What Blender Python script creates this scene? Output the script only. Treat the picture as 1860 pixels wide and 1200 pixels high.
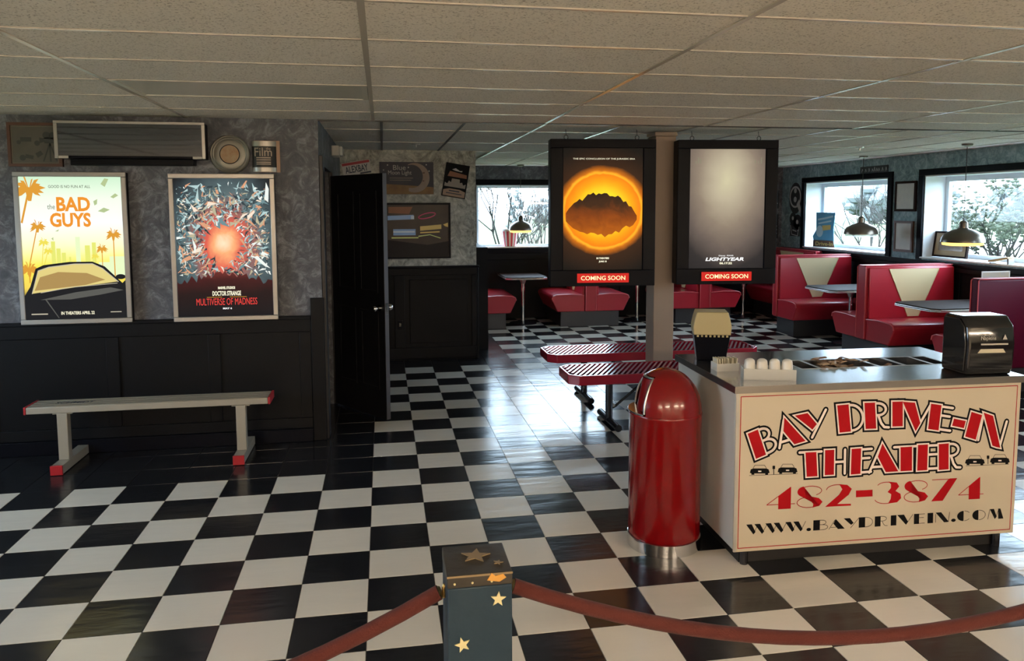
import bpy, bmesh, math, random
from mathutils import Vector, Matrix
S = bpy.context.scene
COL = S.collection
R = random.Random(7)
PI = math.pi
for o in list(bpy.data.objects): bpy.data.objects.remove(o)

# ------------------------------------------------------------ camera
CAM = Vector((.0966, -2.9874, 1.7406)); FPX = 1410.84; PX, PY = 946.0, 504.52
def basis(yaw, pitch, roll):
    f = Vector((math.sin(yaw)*math.cos(pitch), math.cos(yaw)*math.cos(pitch), math.sin(pitch)))
    r = Vector((math.cos(yaw), -math.sin(yaw), 0)); u = r.cross(f)
    return r*math.cos(roll)+u*math.sin(roll), u*math.cos(roll)-r*math.sin(roll), f
CR, CU, CF = basis(.1752, -.09, -.003)
cd = bpy.data.cameras.new('camera'); cam = bpy.data.objects.new('camera', cd); COL.objects.link(cam)
m = Matrix.Identity(4)
for i in range(3): m[i][0], m[i][1], m[i][2], m[i][3] = CR[i], CU[i], -CF[i], CAM[i]
cam.matrix_world = m
cd.sensor_fit = 'HORIZONTAL'; cd.sensor_width = 36; cd.lens = 36*FPX/1860
cd.shift_x = (930-PX)/1860; cd.shift_y = (PY-600)/1860
cd.clip_start = .02; cd.clip_end = 400
S.camera = cam
def onpix(w):
    d = Vector(w)-CAM; z = d.dot(CF)
    if z < .05: return None
    return PX+FPX*d.dot(CR)/z, PY-FPX*d.dot(CU)/z

# ------------------------------------------------------------ world, light, exposure
W = bpy.data.worlds.new('world'); S.world = W; W.use_nodes = True
bg = W.node_tree.nodes['Background']; bg.inputs[0].default_value = (.62, .81, 1, 1); bg.inputs[1].default_value = 11.0
S.view_settings.view_transform = 'Standard'; S.view_settings.look = 'None'
S.view_settings.exposure = 0.60; S.view_settings.gamma = 1; S.view_settings.use_curve_mapping = False
cy = S.cycles
cy.use_denoising = True; cy.max_bounces = 8; cy.diffuse_bounces = 4; cy.glossy_bounces = 4; cy.transparent_max_bounces = 8
cy.caustics_reflective = False; cy.caustics_refractive = False; cy.sample_clamp_indirect = 6
def portal(name, loc, dirv, sx, sy):
    l = bpy.data.lights.new(name, 'AREA'); l.shape = 'RECTANGLE'; l.size = sx; l.size_y = sy; l.cycles.is_portal = True
    o = bpy.data.objects.new(name, l); COL.objects.link(o); o.location = loc
    o.rotation_euler = Vector(dirv).to_track_quat('-Z', 'Z').to_euler(); return o
portal('window_portal', (2.63, 9.28, 1.6), (0, -1, 0), 2.3, 1.05)
portal('window_portal', (7.06, 7.3, 1.61), (-1, 0, 0), 2.15, 1.05)
portal('window_portal', (7.06, 4.5, 1.61), (-1, 0, 0), 2.25, 1.05)
portal('window_portal', (7.06, 1.7, 1.61), (-1, 0, 0), 2.25, 1.05)
portal('window_portal', (-4.78, .5, 1.5), (1, 0, 0), 2.3, 1.2)

# ------------------------------------------------------------ materials
MATS = {}
def nt(name):
    mt = bpy.data.materials.new(name); mt.use_nodes = True; MATS[name] = mt
    n = mt.node_tree.nodes; b = n['Principled BSDF']
    return mt, mt.node_tree, n, mt.node_tree.links, b
def M(name, col, rough=.5, metal=0, emit=None, es=0, coat=0, spec=.5, bump=None, var=None, sheen=0):
    if name in MATS: return MATS[name]
    mt, t, n, L, b = nt(name)
    b.inputs['Base Color'].default_value = (*col, 1); b.inputs['Roughness'].default_value = rough
    b.inputs['Metallic'].default_value = metal; b.inputs['Specular IOR Level'].default_value = spec
    b.inputs['Coat Weight'].default_value = coat; b.inputs['Coat Roughness'].default_value = .08
    b.inputs['Sheen Weight'].default_value = sheen
    if emit: b.inputs['Emission Color'].default_value = (*emit, 1); b.inputs['Emission Strength'].default_value = es
    if bump or var:
        tc = n.new('ShaderNodeTexCoord'); nz = n.new('ShaderNodeTexNoise'); nz.inputs['Detail'].default_value = 5
        nz.inputs['Scale'].default_value = (bump or var)[0]; L.new(tc.outputs['Object'], nz.inputs['Vector'])
        if bump:
            bp = n.new('ShaderNodeBump'); bp.inputs['Strength'].default_value = bump[1]; bp.inputs['Distance'].default_value = .01
            L.new(nz.outputs['Fac'], bp.inputs['Height']); L.new(bp.outputs[0], b.inputs['Normal'])
        if var:
            mx = n.new('ShaderNodeMix'); mx.data_type = 'RGBA'
            mx.inputs[6].default_value = (*col, 1); mx.inputs[7].default_value = (*var[1], 1)
            L.new(nz.outputs['Fac'], mx.inputs[0]); L.new(mx.outputs[2], b.inputs['Base Color'])
    return mt
def ramp(n, stops, interp='LINEAR'):
    r = n.new('ShaderNodeValToRGB'); r.color_ramp.interpolation = interp
    e = r.color_ramp.elements
    while len(e) < len(stops): e.new(.5)
    for k, (p, c) in enumerate(stops): e[k].position = p; e[k].color = (*c, 1)
    return r
def plaster(name, dark, mid, light):
    mt, t, n, L, b = nt(name); tc = n.new('ShaderNodeTexCoord')
    a = n.new('ShaderNodeTexNoise'); a.inputs['Scale'].default_value = 2.4; a.inputs['Detail'].default_value = 8; a.inputs['Roughness'].default_value = .7; a.inputs['Distortion'].default_value = 1.2
    c = n.new('ShaderNodeTexNoise'); c.inputs['Scale'].default_value = 8; c.inputs['Detail'].default_value = 9; c.inputs['Distortion'].default_value = 1.9; c.inputs['Roughness'].default_value = .74
    for q in (a, c): L.new(tc.outputs['Object'], q.inputs['Vector'])
    ad = n.new('ShaderNodeMath'); ad.operation = 'MULTIPLY_ADD'; ad.inputs[1].default_value = .65; L.new(c.outputs['Fac'], ad.inputs[0])
    mu = n.new('ShaderNodeMath'); mu.operation = 'MULTIPLY'; mu.inputs[1].default_value = .35; L.new(a.outputs['Fac'], mu.inputs[0]); L.new(mu.outputs[0], ad.inputs[2])
    r = ramp(n, [(.36, dark), (.50, mid), (.64, light)]); L.new(ad.outputs[0], r.inputs[0]); L.new(r.outputs[0], b.inputs['Base Color'])
    bp = n.new('ShaderNodeBump'); bp.inputs['Strength'].default_value = .35; bp.inputs['Distance'].default_value = .012; L.new(c.outputs['Fac'], bp.inputs['Height']); L.new(bp.outputs[0], b.inputs['Normal'])
    b.inputs['Roughness'].default_value = .55
    return mt
plaster('plaster', (.038, .042, .052), (.088, .094, .112), (.27, .285, .32))
plaster('plaster_warm', (.08, .08, .07), (.40, .40, .35), (.75, .75, .67))
plaster('plaster_blue', (.07, .13, .15), (.22, .34, .38), (.50, .62, .66))
def floor_mat(name, col, col2):
    mt, t, n, L, b = nt(name); tc = n.new('ShaderNodeTexCoord'); geo = n.new('ShaderNodeNewGeometry')
    a = n.new('ShaderNodeTexNoise'); a.inputs['Scale'].default_value = 2.2; a.inputs['Detail'].default_value = 6; L.new(geo.outputs['Position'], a.inputs['Vector'])
    mx = n.new('ShaderNodeMix'); mx.data_type = 'RGBA'; mx.inputs[6].default_value = (*col, 1); mx.inputs[7].default_value = (*col2, 1)
    L.new(a.outputs['Fac'], mx.inputs[0]); L.new(mx.outputs[2], b.inputs['Base Color'])
    rr = n.new('ShaderNodeMapRange'); rr.inputs[3].default_value = .12; rr.inputs[4].default_value = .26; L.new(a.outputs['Fac'], rr.inputs[0]); L.new(rr.outputs[0], b.inputs['Roughness'])
    mp = n.new('ShaderNodeMapping'); mp.inputs['Scale'].default_value = (1.0, 3.2, 1); L.new(geo.outputs['Position'], mp.inputs['Vector'])
    w = n.new('ShaderNodeTexNoise'); w.inputs['Scale'].default_value = 3.0; w.inputs['Detail'].default_value = 3; L.new(mp.outputs[0], w.inputs['Vector'])
    bp = n.new('ShaderNodeBump'); bp.inputs['Strength'].default_value = .16; bp.inputs['Distance'].default_value = .02; L.new(w.outputs['Fac'], bp.inputs['Height']); L.new(bp.outputs[0], b.inputs['Normal'])
    b.inputs['Specular IOR Level'].default_value = .33
    return mt
floor_mat('tile_white', (.80, .77, .70), (.70, .67, .60)); floor_mat('tile_black', (.008, .009, .012), (.02, .021, .025))
M('grout', (.10, .095, .085), .7)
def ceil_mat():
    mt, t, n, L, b = nt('ceiling_tile'); geo = n.new('ShaderNodeNewGeometry')
    a = n.new('ShaderNodeTexNoise'); a.inputs['Scale'].default_value = 120; a.inputs['Detail'].default_value = 3; L.new(geo.outputs['Position'], a.inputs['Vector'])
    r = ramp(n, [(.34, (.36, .33, .28)), (.42, (.74, .70, .62)), (.7, (.80, .76, .68))]); L.new(a.outputs['Fac'], r.inputs[0]); L.new(r.outputs[0], b.inputs['Base Color'])
    bp = n.new('ShaderNodeBump'); bp.inputs['Strength'].default_value = .4; bp.inputs['Distance'].default_value = .004; L.new(a.outputs['Fac'], bp.inputs['Height']); L.new(bp.outputs[0], b.inputs['Normal'])
    b.inputs['Roughness'].default_value = .9
ceil_mat()
M('grid_white', (.55, .51, .44), .22, spec=.8); M('grid_black', (.03, .028, .025), .4)
M('black_paint', (.0045, .005, .0065), .45, spec=.13, bump=(40, .05)); M('black_trim', (.004, .0045, .0075), .35, spec=.08); M('door_black', (.006, .006, .008), .45, bump=(30, .05))
M('cream_wall', (.72, .66, .54), .7); M('white_paint', (.72, .76, .80), .5); M('white_sill', (.8, .82, .84), .35)
M('alu', (.62, .61, .58), .38, .85); M('alu_bench', (.36, .335, .28), .45, .3); M('frame_silver', (.42, .40, .37), .35, .7)
M('chrome', (.75, .75, .76), .12, 1); M('chrome_dull', (.62, .60, .58), .28, 1); M('brass', (.75, .52, .2), .3, 1)
M('steel', (.58, .59, .61), .2, 1, bump=(60, .03)); M('steel_edge', (.30, .28, .27), .35, 1)
M('red_vinyl', (.43, .018, .035), .28, coat=.15, bump=(18, .06)); M('maroon_vinyl', (.08, .003, .016), .4, spec=.2); M('cream_vinyl', (.72, .60, .36), .4, bump=(20, .05)); M('pip', (.60, .10, .12), .3)
M('plinth', (.03, .033, .04), .4); M('red_gloss', (.19, .0015, .003), .2, coat=.3); M('red_dark', (.2, .003, .004), .3); M('red_cap', (.36, .012, .02), .4)
M('bench_red', (.33, .012, .03), .22, coat=.3); M('slat', (.40, .12, .15), .2, .1, coat=.2); M('black_metal', (.012, .012, .016), .25)
M('cream_panel', (.66, .585, .46), .32, coat=.15); M('white_side', (.62, .60, .54), .3, coat=.1); M('print_red', (.40, .004, .010), .45, spec=.15); M('print_black', (.006, .006, .007), .5, spec=.08); M('print_white', (.98, .86, .82), .4)
M('kick', (.012, .011, .012), .5); M('column', (.30, .225, .175), .5, bump=(25, .06)); M('velvet', (.075, .010, .006), .9, sheen=.05, bump=(180, .3))
M('post_blue', (.010, .026, .045), .5, spec=.3, bump=(14, .25), var=(9, (.02, .04, .06))); M('post_top', (.012, .011, .010), .45, var=(20, (.05, .04, .028)), bump=(16, .3)); M('star', (.74, .66, .36), .4); M('star_dim', (.24, .17, .09), .45); M('gold', (.8, .42, .1), .35, .5)
M('plastic_black', (.010, .010, .012), .12, coat=.4); M('smoke', (.03, .028, .027), .1, coat=.4); M('beige_plastic', (.42, .36, .19), .35); M('cup', (.82, .80, .74), .3); M('paper', (.72, .66, .5), .7); M('box_tan', (.5, .36, .2), .7)
M('lamp_shade', (.16, .13, .10), .3, .7); M('cord', (.02, .02, .02), .5); M('wood_frame', (.09, .035, .02), .4); M('wood_dark', (.020, .010, .008), .6, spec=.1); M('mat_tan', (.48, .36, .22), .6)
M('diffuser_off', (.55, .54, .47), .4); M('fixture', (.6, .58, .5), .4); M('can_metal', (.24, .23, .2), .4, .5); M('can_label', (.45, .40, .26), .6, var=(25, (.3, .1, .03)))
M('tin', (.5, .47, .42), .35, .6); M('tin_black', (.02, .018, .016), .5); M('tin_text', (.45, .36, .28), .5); M('tan_board', (.42, .28, .2), .6)
M('mirror_black', (.20, .20, .22), .04, 1); M('plastic_grey', (.5, .48, .44), .4); M('lens', (.8, .8, .78), .15)
M('sign_navy', (.02, .02, .035), .5); M('sign_cream', (.34, .29, .24), .6); M('sign_orange', (.34, .2, .07), .6, var=(14, (.16, .08, .04))); M('plate_white', (.55, .54, .52), .5); M('plate_red', (.35, .02, .03), .5); M('plate_ink', (.02, .03, .06), .5)
M('grass', (.075, .105, .035), .9, var=(.6, (.11, .135, .06))); M('asphalt', (.45, .44, .42), .9); M('leaf', (.03, .045, .03), .8); M('leaf_haze', (.13, .15, .15), .9, var=(1, (.16, .175, .18))); M('bark', (.03, .026, .022), .9); M('leaf_bud', (.045, .055, .03), .8)  # far tree foliage is paled so its colour carries the distance haze
M('mural_white', (.55, .55, .55), .6); M('mural_dark', (.02, .024, .028), .5); M('poly_grey', (.2, .22, .23), .6)
def glass(name):
    mt, t, n, L, b = nt(name); out = n['Material Output']; n.remove(b)
    tr = n.new('ShaderNodeBsdfTransparent'); tr.inputs[0].default_value = (.97, .98, .98, 1); g = n.new('ShaderNodeBsdfGlossy'); g.inputs['Roughness'].default_value = .02
    lw = n.new('ShaderNodeLayerWeight'); pw = n.new('ShaderNodeMath'); pw.operation = 'POWER'; pw.inputs[1].default_value = 5; L.new(lw.outputs['Facing'], pw.inputs[0]); ma = n.new('ShaderNodeMath'); ma.operation = 'MULTIPLY_ADD'; ma.inputs[1].default_value = .5; ma.inputs[2].default_value = .03; L.new(pw.outputs[0], ma.inputs[0]); mx = n.new('ShaderNodeMixShader'); L.new(ma.outputs[0], mx.inputs[0]); L.new(tr.outputs[0], mx.inputs[1]); L.new(g.outputs[0], mx.inputs[2]); L.new(mx.outputs[0], out.inputs[0])
glass('glass')
def clear(name):
    mt, t, n, L, b = nt(name); out = n['Material Output']; b.inputs['Base Color'].default_value = (.8, .8, .76, 1); b.inputs['Roughness'].default_value = .12
    tr = n.new('ShaderNodeBsdfTransparent'); mx = n.new('ShaderNodeMixShader'); mx.inputs[0].default_value = .55; L.new(tr.outputs[0], mx.inputs[1]); L.new(b.outputs[0], mx.inputs[2]); L.new(mx.outputs[0], out.inputs[0])
clear('clear_plastic')
def E(name, col, s=1.0):       # backlit print / lamp
    s *= .70 if s < 3 else 1
    return M(name, (.006, .006, .006), .3, emit=col, es=s, spec=.06)

# ------------------------------------------------------------ mesh builder
class MB:
    def __init__(s): s.v = []; s.f = []
    def add(s, vs, fs):
        k = len(s.v); s.v += [tuple(v) for v in vs]; s.f += [tuple(i+k for i in f) for f in fs]; return s
    def box(s, x0, y0, z0, x1, y1, z1):
        if x0 > x1: x0, x1 = x1, x0
        if y0 > y1: y0, y1 = y1, y0
        if z0 > z1: z0, z1 = z1, z0
        return s.add([(x0,y0,z0),(x1,y0,z0),(x1,y1,z0),(x0,y1,z0),(x0,y0,z1),(x1,y0,z1),(x1,y1,z1),(x0,y1,z1)],
                     [(3,2,1,0),(4,5,6,7),(0,1,5,4),(1,2,6,5),(2,3,7,6),(3,0,4,7)])
    def prism(s, poly, a, b, axis='z'):
        # poly in the two other axes (x: (y,z); y: (x,z); z: (x,y))
        def P(p, h): return {'x': (h, p[0], p[1]), 'y': (p[0], h, p[1]), 'z': (p[0], p[1], h)}[axis]
        n = len(poly); area = sum(poly[i][0]*poly[(i+1) % n][1]-poly[(i+1) % n][0]*poly[i][1] for i in range(n))
        q = list(poly) if (area > 0) != (axis == 'y') else list(poly)[::-1]
        if a > b: a, b = b, a
        vs = [P(p, a) for p in q]+[P(p, b) for p in q]
        return s.add(vs, [tuple(range(n-1, -1, -1)), tuple(range(n, 2*n))]+[(i, (i+1) % n, n+(i+1) % n, n+i) for i in range(n)])
    def cyl(s, p0, p1, r0, r1=None, n=14, caps=True):
        r1 = r0 if r1 is None else r1; p0 = Vector(p0); p1 = Vector(p1); d = (p1-p0).normalized()
        a = d.orthogonal().normalized(); b = d.cross(a)
        vs = [p0+(a*math.cos(2*PI*i/n)+b*math.sin(2*PI*i/n))*r0 for i in range(n)]+[p1+(a*math.cos(2*PI*i/n)+b*math.sin(2*PI*i/n))*r1 for i in range(n)]
        fs = [(i, (i+1) % n, n+(i+1) % n, n+i) for i in range(n)]
        if caps: fs += [tuple(range(n-1, -1, -1)), tuple(range(n, 2*n))]
        return s.add(vs, fs)
    def lathe(s, prof, n=28, c=(0, 0, 0), a0=0, a1=2*PI):
        full = abs(a1-a0-2*PI) < 1e-6; k = n if full else n+1
        vs = [(c[0]+r*math.cos(a0+(a1-a0)*i/n), c[1]+r*math.sin(a0+(a1-a0)*i/n), c[2]+z) for r, z in prof for i in range(k)]
        fs = []
        for j in range(len(prof)-1):
            for i in range(n):
                i2 = (i+1) % k if full else i+1
                fs.append((j*k+i, j*k+i2, (j+1)*k+i2, (j+1)*k+i))
        return s.add(vs, fs)
    def tube(s, pts, r, n=10, caps=True):
        pts = [Vector(p) for p in pts]; rs = r if isinstance(r, (list, tuple)) else [r]*len(pts); vs = []; fs = []; a = None
        for i, p in enumerate(pts):
            d = (pts[min(i+1, len(pts)-1)]-pts[max(i-1, 0)]).normalized()
            if a is None: a = d.orthogonal().normalized()
            a = (a-d*a.dot(d)).normalized(); b = d.cross(a)
            vs += [p+(a*math.cos(2*PI*k/n)+b*math.sin(2*PI*k/n))*rs[i] for k in range(n)]
        for i in range(len(pts)-1):
            for k in range(n): fs.append((i*n+k, i*n+(k+1) % n, (i+1)*n+(k+1) % n, (i+1)*n+k))
        if caps: fs += [tuple(range(n-1, -1, -1)), tuple(range((len(pts)-1)*n, len(pts)*n))]
        return s.add(vs, fs)
    def sphere(s, c, r, n=10, m=6, sq=(1, 1, 1)):
        vs = []; fs = []
        for j in range(m+1):
            t = PI*j/m
            for i in range(n): vs.append((c[0]+r*sq[0]*math.sin(t)*math.cos(2*PI*i/n), c[1]+r*sq[1]*math.sin(t)*math.sin(2*PI*i/n), c[2]+r*sq[2]*math.cos(t)))
        for j in range(m):
            for i in range(n): fs.append((j*n+i, (j+1)*n+i, (j+1)*n+(i+1) % n, j*n+(i+1) % n))
        return s.add(vs, fs)
    def poly(s, pts): return s.add(pts, [tuple(range(len(pts)))])
    def build(s, name, mat, parent=None, bevel=0, smooth=False, w=False, seg=2, recalc=False):
        me = bpy.data.meshes.new(name); vs = s.v
        if w and parent is not None:
            l = parent.location; vs = [(a-l.x, b-l.y, c-l.z) for a, b, c in vs]
        me.from_pydata(vs, [], s.f); me.materials.append(MATS[mat])
        if smooth:
            for p in me.polygons: p.use_smooth = True
        if recalc or smooth:
            bm = bmesh.new(); bm.from_mesh(me); bmesh.ops.recalc_face_normals(bm, faces=bm.faces); bm.to_mesh(me); bm.free()
        if smooth and hasattr(me, 'set_sharp_from_angle'): me.set_sharp_from_angle(angle=math.radians(40))
        o = bpy.data.objects.new(name, me); COL.objects.link(o); o.parent = parent
        if bevel:
            bv = o.modifiers.new('bevel', 'BEVEL'); bv.width = bevel; bv.segments = seg; bv.limit_method = 'ANGLE'; bv.angle_limit = math.radians(35)
            for p in me.polygons: p.use_smooth = True
            if hasattr(me, 'set_sharp_from_angle'): me.set_sharp_from_angle(angle=math.radians(40))
        return o
def tag(o, label, cat, group=None, kind=None):
    o['label'] = label; o['category'] = cat
    if group: o['group'] = group
    if kind: o['kind'] = kind
    return o
def thing(name, loc, label, cat, rz=0, group=None, kind=None):
    o = bpy.data.objects.new(name, None); COL.objects.link(o); o.location = loc; o.rotation_euler = (0, 0, rz)
    o.empty_display_size = .05
    return tag(o, label, cat, group, kind)
def struct(o, label, cat): o['kind'] = 'structure'; o['label'] = label; o['category'] = cat; return o
KIDS = {}
def kids(o): return [c for c in bpy.data.objects if c.parent == o]
def dup(o, parent=None, loc=None, rz=None, label=None):
    c = o.copy(); COL.objects.link(c); c.parent = parent
    if loc is not None: c.location = loc
    if rz is not None: c.rotation_euler = (0, 0, rz)
    if label: c['label'] = label
    for k in kids(o):
        if k is not c: dup(k, c)
    return c
def quick(name, mat, parent, *boxes, bevel=0, w=False):
    b = MB()
    for q in boxes: b.box(*q)
    return b.build(name, mat, parent, bevel=bevel, w=w)
def text_mesh(body, bold=0.0, res=3):
    cu = bpy.data.curves.new('t', 'FONT'); cu.body = body; cu.size = 1; cu.offset = bold; cu.resolution_u = res; cu.align_x = 'LEFT'
    o = bpy.data.objects.new('t', cu); COL.objects.link(o)
    dg = bpy.context.evaluated_depsgraph_get(); me = o.evaluated_get(dg).to_mesh()
    vs = [tuple(v.co) for v in me.vertices]; fs = [tuple(p.vertices) for p in me.polygons]
    o.evaluated_get(dg).to_mesh_clear(); bpy.data.objects.remove(o); bpy.data.curves.remove(cu)
    return vs, fs
def text2d(body, x0, x1, y0, y1, bold=.0, fit=True):
    """glyph outlines scaled into the rectangle x0..x1, y0..y1"""
    vs, fs = text_mesh(body, bold)
    a = min(v[0] for v in vs); b = max(v[0] for v in vs); c = min(v[1] for v in vs); d = max(v[1] for v in vs)
    sx = (x1-x0)/(b-a); sy = (y1-y0)/(d-c)
    return [(x0+(v[0]-a)*sx, y0+(v[1]-c)*sy) for v in vs], fs
class Print:
    """flat printed layers on a plane; f(u,v,h) -> 3d local point, h = lift off the sheet"""
    def __init__(s, parent, f, step=.0006): s.p = parent; s.f = f; s.h = 0; s.step = step
    def polys(s, name, mat, polys):
        s.h += s.step; b = MB()
        for q in polys: b.poly([s.f(u, v, s.h) for u, v in q])
        return b.build(name, mat, s.p)
    def each(s, name, mat, polys):
        h = s.h
        for q in polys: s.h = h; s.polys(name, mat, [q])
    def text(s, name, mat, body, x0, x1, y0, y1, bold=0.0):
        s.h += s.step; vs, fs = text2d(body, x0, x1, y0, y1, bold)
        return MB().add([s.f(u, v, s.h) for u, v in vs], fs).build(name, mat, s.p)
def disc(cx, cy, rx, ry=None, n=24, a0=0, a1=2*PI):
    ry = rx if ry is None else ry
    return [(cx+rx*math.cos(a0+(a1-a0)*i/n), cy+ry*math.sin(a0+(a1-a0)*i/n)) for i in range(n if abs(a1-a0-2*PI) < 1e-6 else n+1)]
def rect(a, b, c, d): return [(a, c), (b, c), (b, d), (a, d)]
def seg(p, q, w):
    dx, dy = q[0]-p[0], q[1]-p[1]; l = math.hypot(dx, dy) or 1; nx, ny = -dy/l*w/2, dx/l*w/2
    return [(p[0]-nx, p[1]-ny), (q[0]-nx, q[1]-ny), (q[0]+nx, q[1]+ny), (p[0]+nx, p[1]+ny)]
def stroke(pts, w, caps=True):
    r = [seg(pts[i], pts[i+1], w) for i in range(len(pts)-1)]
    if caps: r += [disc(p[0], p[1], w/2, n=8) for p in pts]
    return r

# ============================================================ SETTING
CZ = 2.385; T = .3048; XR = 6.65; YF = 9.05; YW = 2.94; XS = -.36; YP = 5.9
# ---- floor
fl = struct(MB().box(-4.7, -6.1, -.14, XR, 9.06, -.004).build('floor', 'grout'), 'black and white checkerboard tile floor of the lobby', 'floor')
def tile_kind(i, j):
    if i < 0 and j >= 7: return None
    if i < 4 and j >= 18: return None
    if i == 4 and j >= 18: return None
    return (i+j) % 2 == 0
cells = []
for i in range(-15, 22):
    for j in range(-20, 30):
        x0, x1, y0, y1 = i*T, (i+1)*T, j*T, (j+1)*T
        x1 = min(x1, XR); y1 = min(y1, YF); x0 = max(x0, -4.6); y0 = max(y0, -6)
        if x1-x0 < .02 or y1-y0 < .02: continue
        if i < 1.15/T-1 and y0 > YP: continue
        cx, cyy = (x0+x1)/2, (y0+y1)/2
        if cx < XS-.1 and cyy > YW+.1 and cyy > 4.6: continue
        ps = [onpix((x, y, 0)) for x, y in ((x0, y0), (x1, y0), (x1, y1), (x0, y1))]; area = 0
        if all(ps):
            n = [(min(max(p[0], 0), 1860), min(max(p[1], 0), 1200)) for p in ps]
            area = abs(sum(n[k][0]*n[(k+1) % 4][1]-n[(k+1) % 4][0]*n[k][1] for k in range(4)))/2
            c = onpix((cx, cyy, 0))
            if (c[0] > 1235 and 640 < c[1] < 985) or (1140 < c[0] < 1270 and 670 < c[1] < 1000) or (808 < c[0] < 925 and c[1] > 990) or (cyy > 2.94 and cx < XS) or (c[0] < 712 and cyy > 3.4): area *= .05
        cells.append((area, i, j, x0, x1, y0, y1))
cells.sort(reverse=True)
G = .0009; TM = {}
def tile_shape(b, x0, x1, y0, y1):
    k = len(b.v); e = .0012
    b.add([(x0+G, y0+G, -.004), (x1-G, y0+G, -.004), (x1-G, y1-G, -.004), (x0+G, y1-G, -.004), (x0+G+e, y0+G+e, 0), (x1-G-e, y0+G+e, 0), (x1-G-e, y1-G-e, 0), (x0+G+e, y1-G-e, 0)],
          [(4, 5, 6, 7), (0, 1, 5, 4), (1, 2, 6, 5), (2, 3, 7, 6), (3, 0, 4, 7)])
rest = {True: MB(), False: MB()}
for k, (area, i, j, x0, x1, y0, y1) in enumerate(cells):
    white = bool(tile_kind(i, j))
    if k < 300:
        key = (white, round(x1-x0, 3), round(y1-y0, 3))
        if key not in TM:
            b = MB(); tile_shape(b, 0, x1-x0, 0, y1-y0); o = b.build('floor_tile', 'tile_white' if white else 'tile_black', fl); TM[key] = o.data
        else:
            o = bpy.data.objects.new('floor_tile', TM[key]); COL.objects.link(o); o.parent = fl
        o.location = (x0, y0, 0)
    else: tile_shape(rest[white], x0, x1, y0, y1)
for wv, b in rest.items():
    o = b.build('floor_tiles_beyond', 'tile_white' if wv else 'tile_black', fl); o['kind'] = 'stuff'

# ---- ceiling
ce = struct(MB().box(-4.7, -6.1, CZ+.02, 7.05, 9.3, CZ+.12).build('ceiling', 'ceiling_tile'), 'suspended ceiling of tan mineral tiles in a metal grid', 'ceiling')
XN = [-4.6, -3.86, -2.56, -1.26, .04, 1.34, 2.64, 3.94, 5.24, 6.54, XR]
YN = [YW]+[2.42-.575*k for k in range(15)]+[-6.0]
LIT = set() ; OFF = (3, 2)
CT = {}
def ctile(x0, x1, y0, y1):
    key = (round(x1-x0, 3), round(y1-y0, 3)); g = .004
    if key not in CT:
        b = MB(); w, h = key; b.box(g, g, .002, w-g, h-g, .018)
        CT[key] = b.build('ceiling_tile', 'ceiling_tile', ce); o = CT[key]
    else:
        o = bpy.data.objects.new('ceiling_tile', CT[key].data); COL.objects.link(o); o.parent = ce
    o.location = (x0, y0, CZ)
troffers = []
for a in range(len(XN)-1):
    for b_ in range(len(YN)-1):
        x0, x1, y1, y0 = XN[a], XN[a+1], YN[b_], YN[b_+1]
        if (a, b_) in LIT or (a, b_) == OFF: troffers.append((x0, x1, y0, y1, (a, b_) in LIT)); continue
        ctile(x0, x1, y0, y1)
XF = [XS]+[.10+.625*k for k in range(11)]+[XR]; YFs = [YW]+[3.6+1.2*k for k in range(5)]+[YF]
for a in range(len(XF)-1):
    for b_ in range(len(YFs)-1):
        if XF[a] < 1.0 and YFs[b_] > YP: continue
        ctile(XF[a], XF[a+1], YFs[b_], YFs[b_+1] if not (XF[a] < 1.0 and YFs[b_+1] > YP) else YP)
def bar(mat, *b): return quick('grid_bar', mat, ce, b)
for x in XN[1:-1]: bar('grid_white', x-.012, -6, CZ-.003, x+.012, YW, CZ+.006)
for y in YN[1:-1]: bar('grid_white', -4.6, y-.008, CZ-.0025, XR, y+.008, CZ+.006)
for k, x in enumerate(XF[1:-1]): bar('grid_black' if k < 2 else 'grid_white', x-.011, YW+.02, CZ-.003, x+.011, YP if x < 1.0 else YF, CZ+.006)
for y in YFs[1:-1]: bar('grid_white', XS if y < YP else 1.15, y-.007, CZ-.0025, XR, y+.007, CZ+.006)
bar('grid_black', XS, YW-.004, CZ-.006, XR, YW+.022, CZ+.006)
for x0, x1, y0, y1, lit in troffers:
    t = thing('ceiling_light', ((x0+x1)/2, (y0+y1)/2, CZ), 'recessed fluorescent ceiling panel with warm lit lens' if lit else 'switched-off recessed fluorescent ceiling panel with flat lens above the poster wall', 'ceiling light', group='recessed ceiling panels' if lit else None)
    hx, hy = (x1-x0)/2-.014, (y1-y0)/2-.012
    quick('housing', 'fixture', t, (-hx, -hy, .012, hx, hy, .019)); quick('frame', 'fixture', t, (-hx, -hy, -.002, -hx+.03, hy, .012), (hx-.03, -hy, -.002, hx, hy, .012), (-hx+.03, -hy, -.002, hx-.03, -hy+.025, .012), (-hx+.03, hy-.025, -.002, hx-.03, hy, .012))
    quick('diffuser', 'diffuser_off' if not lit else E('diffuser_lit', (1, .74, .44), 9.0).name, t, (-hx+.03, -hy+.025, .003, hx-.03, hy-.025, .008))

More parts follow.
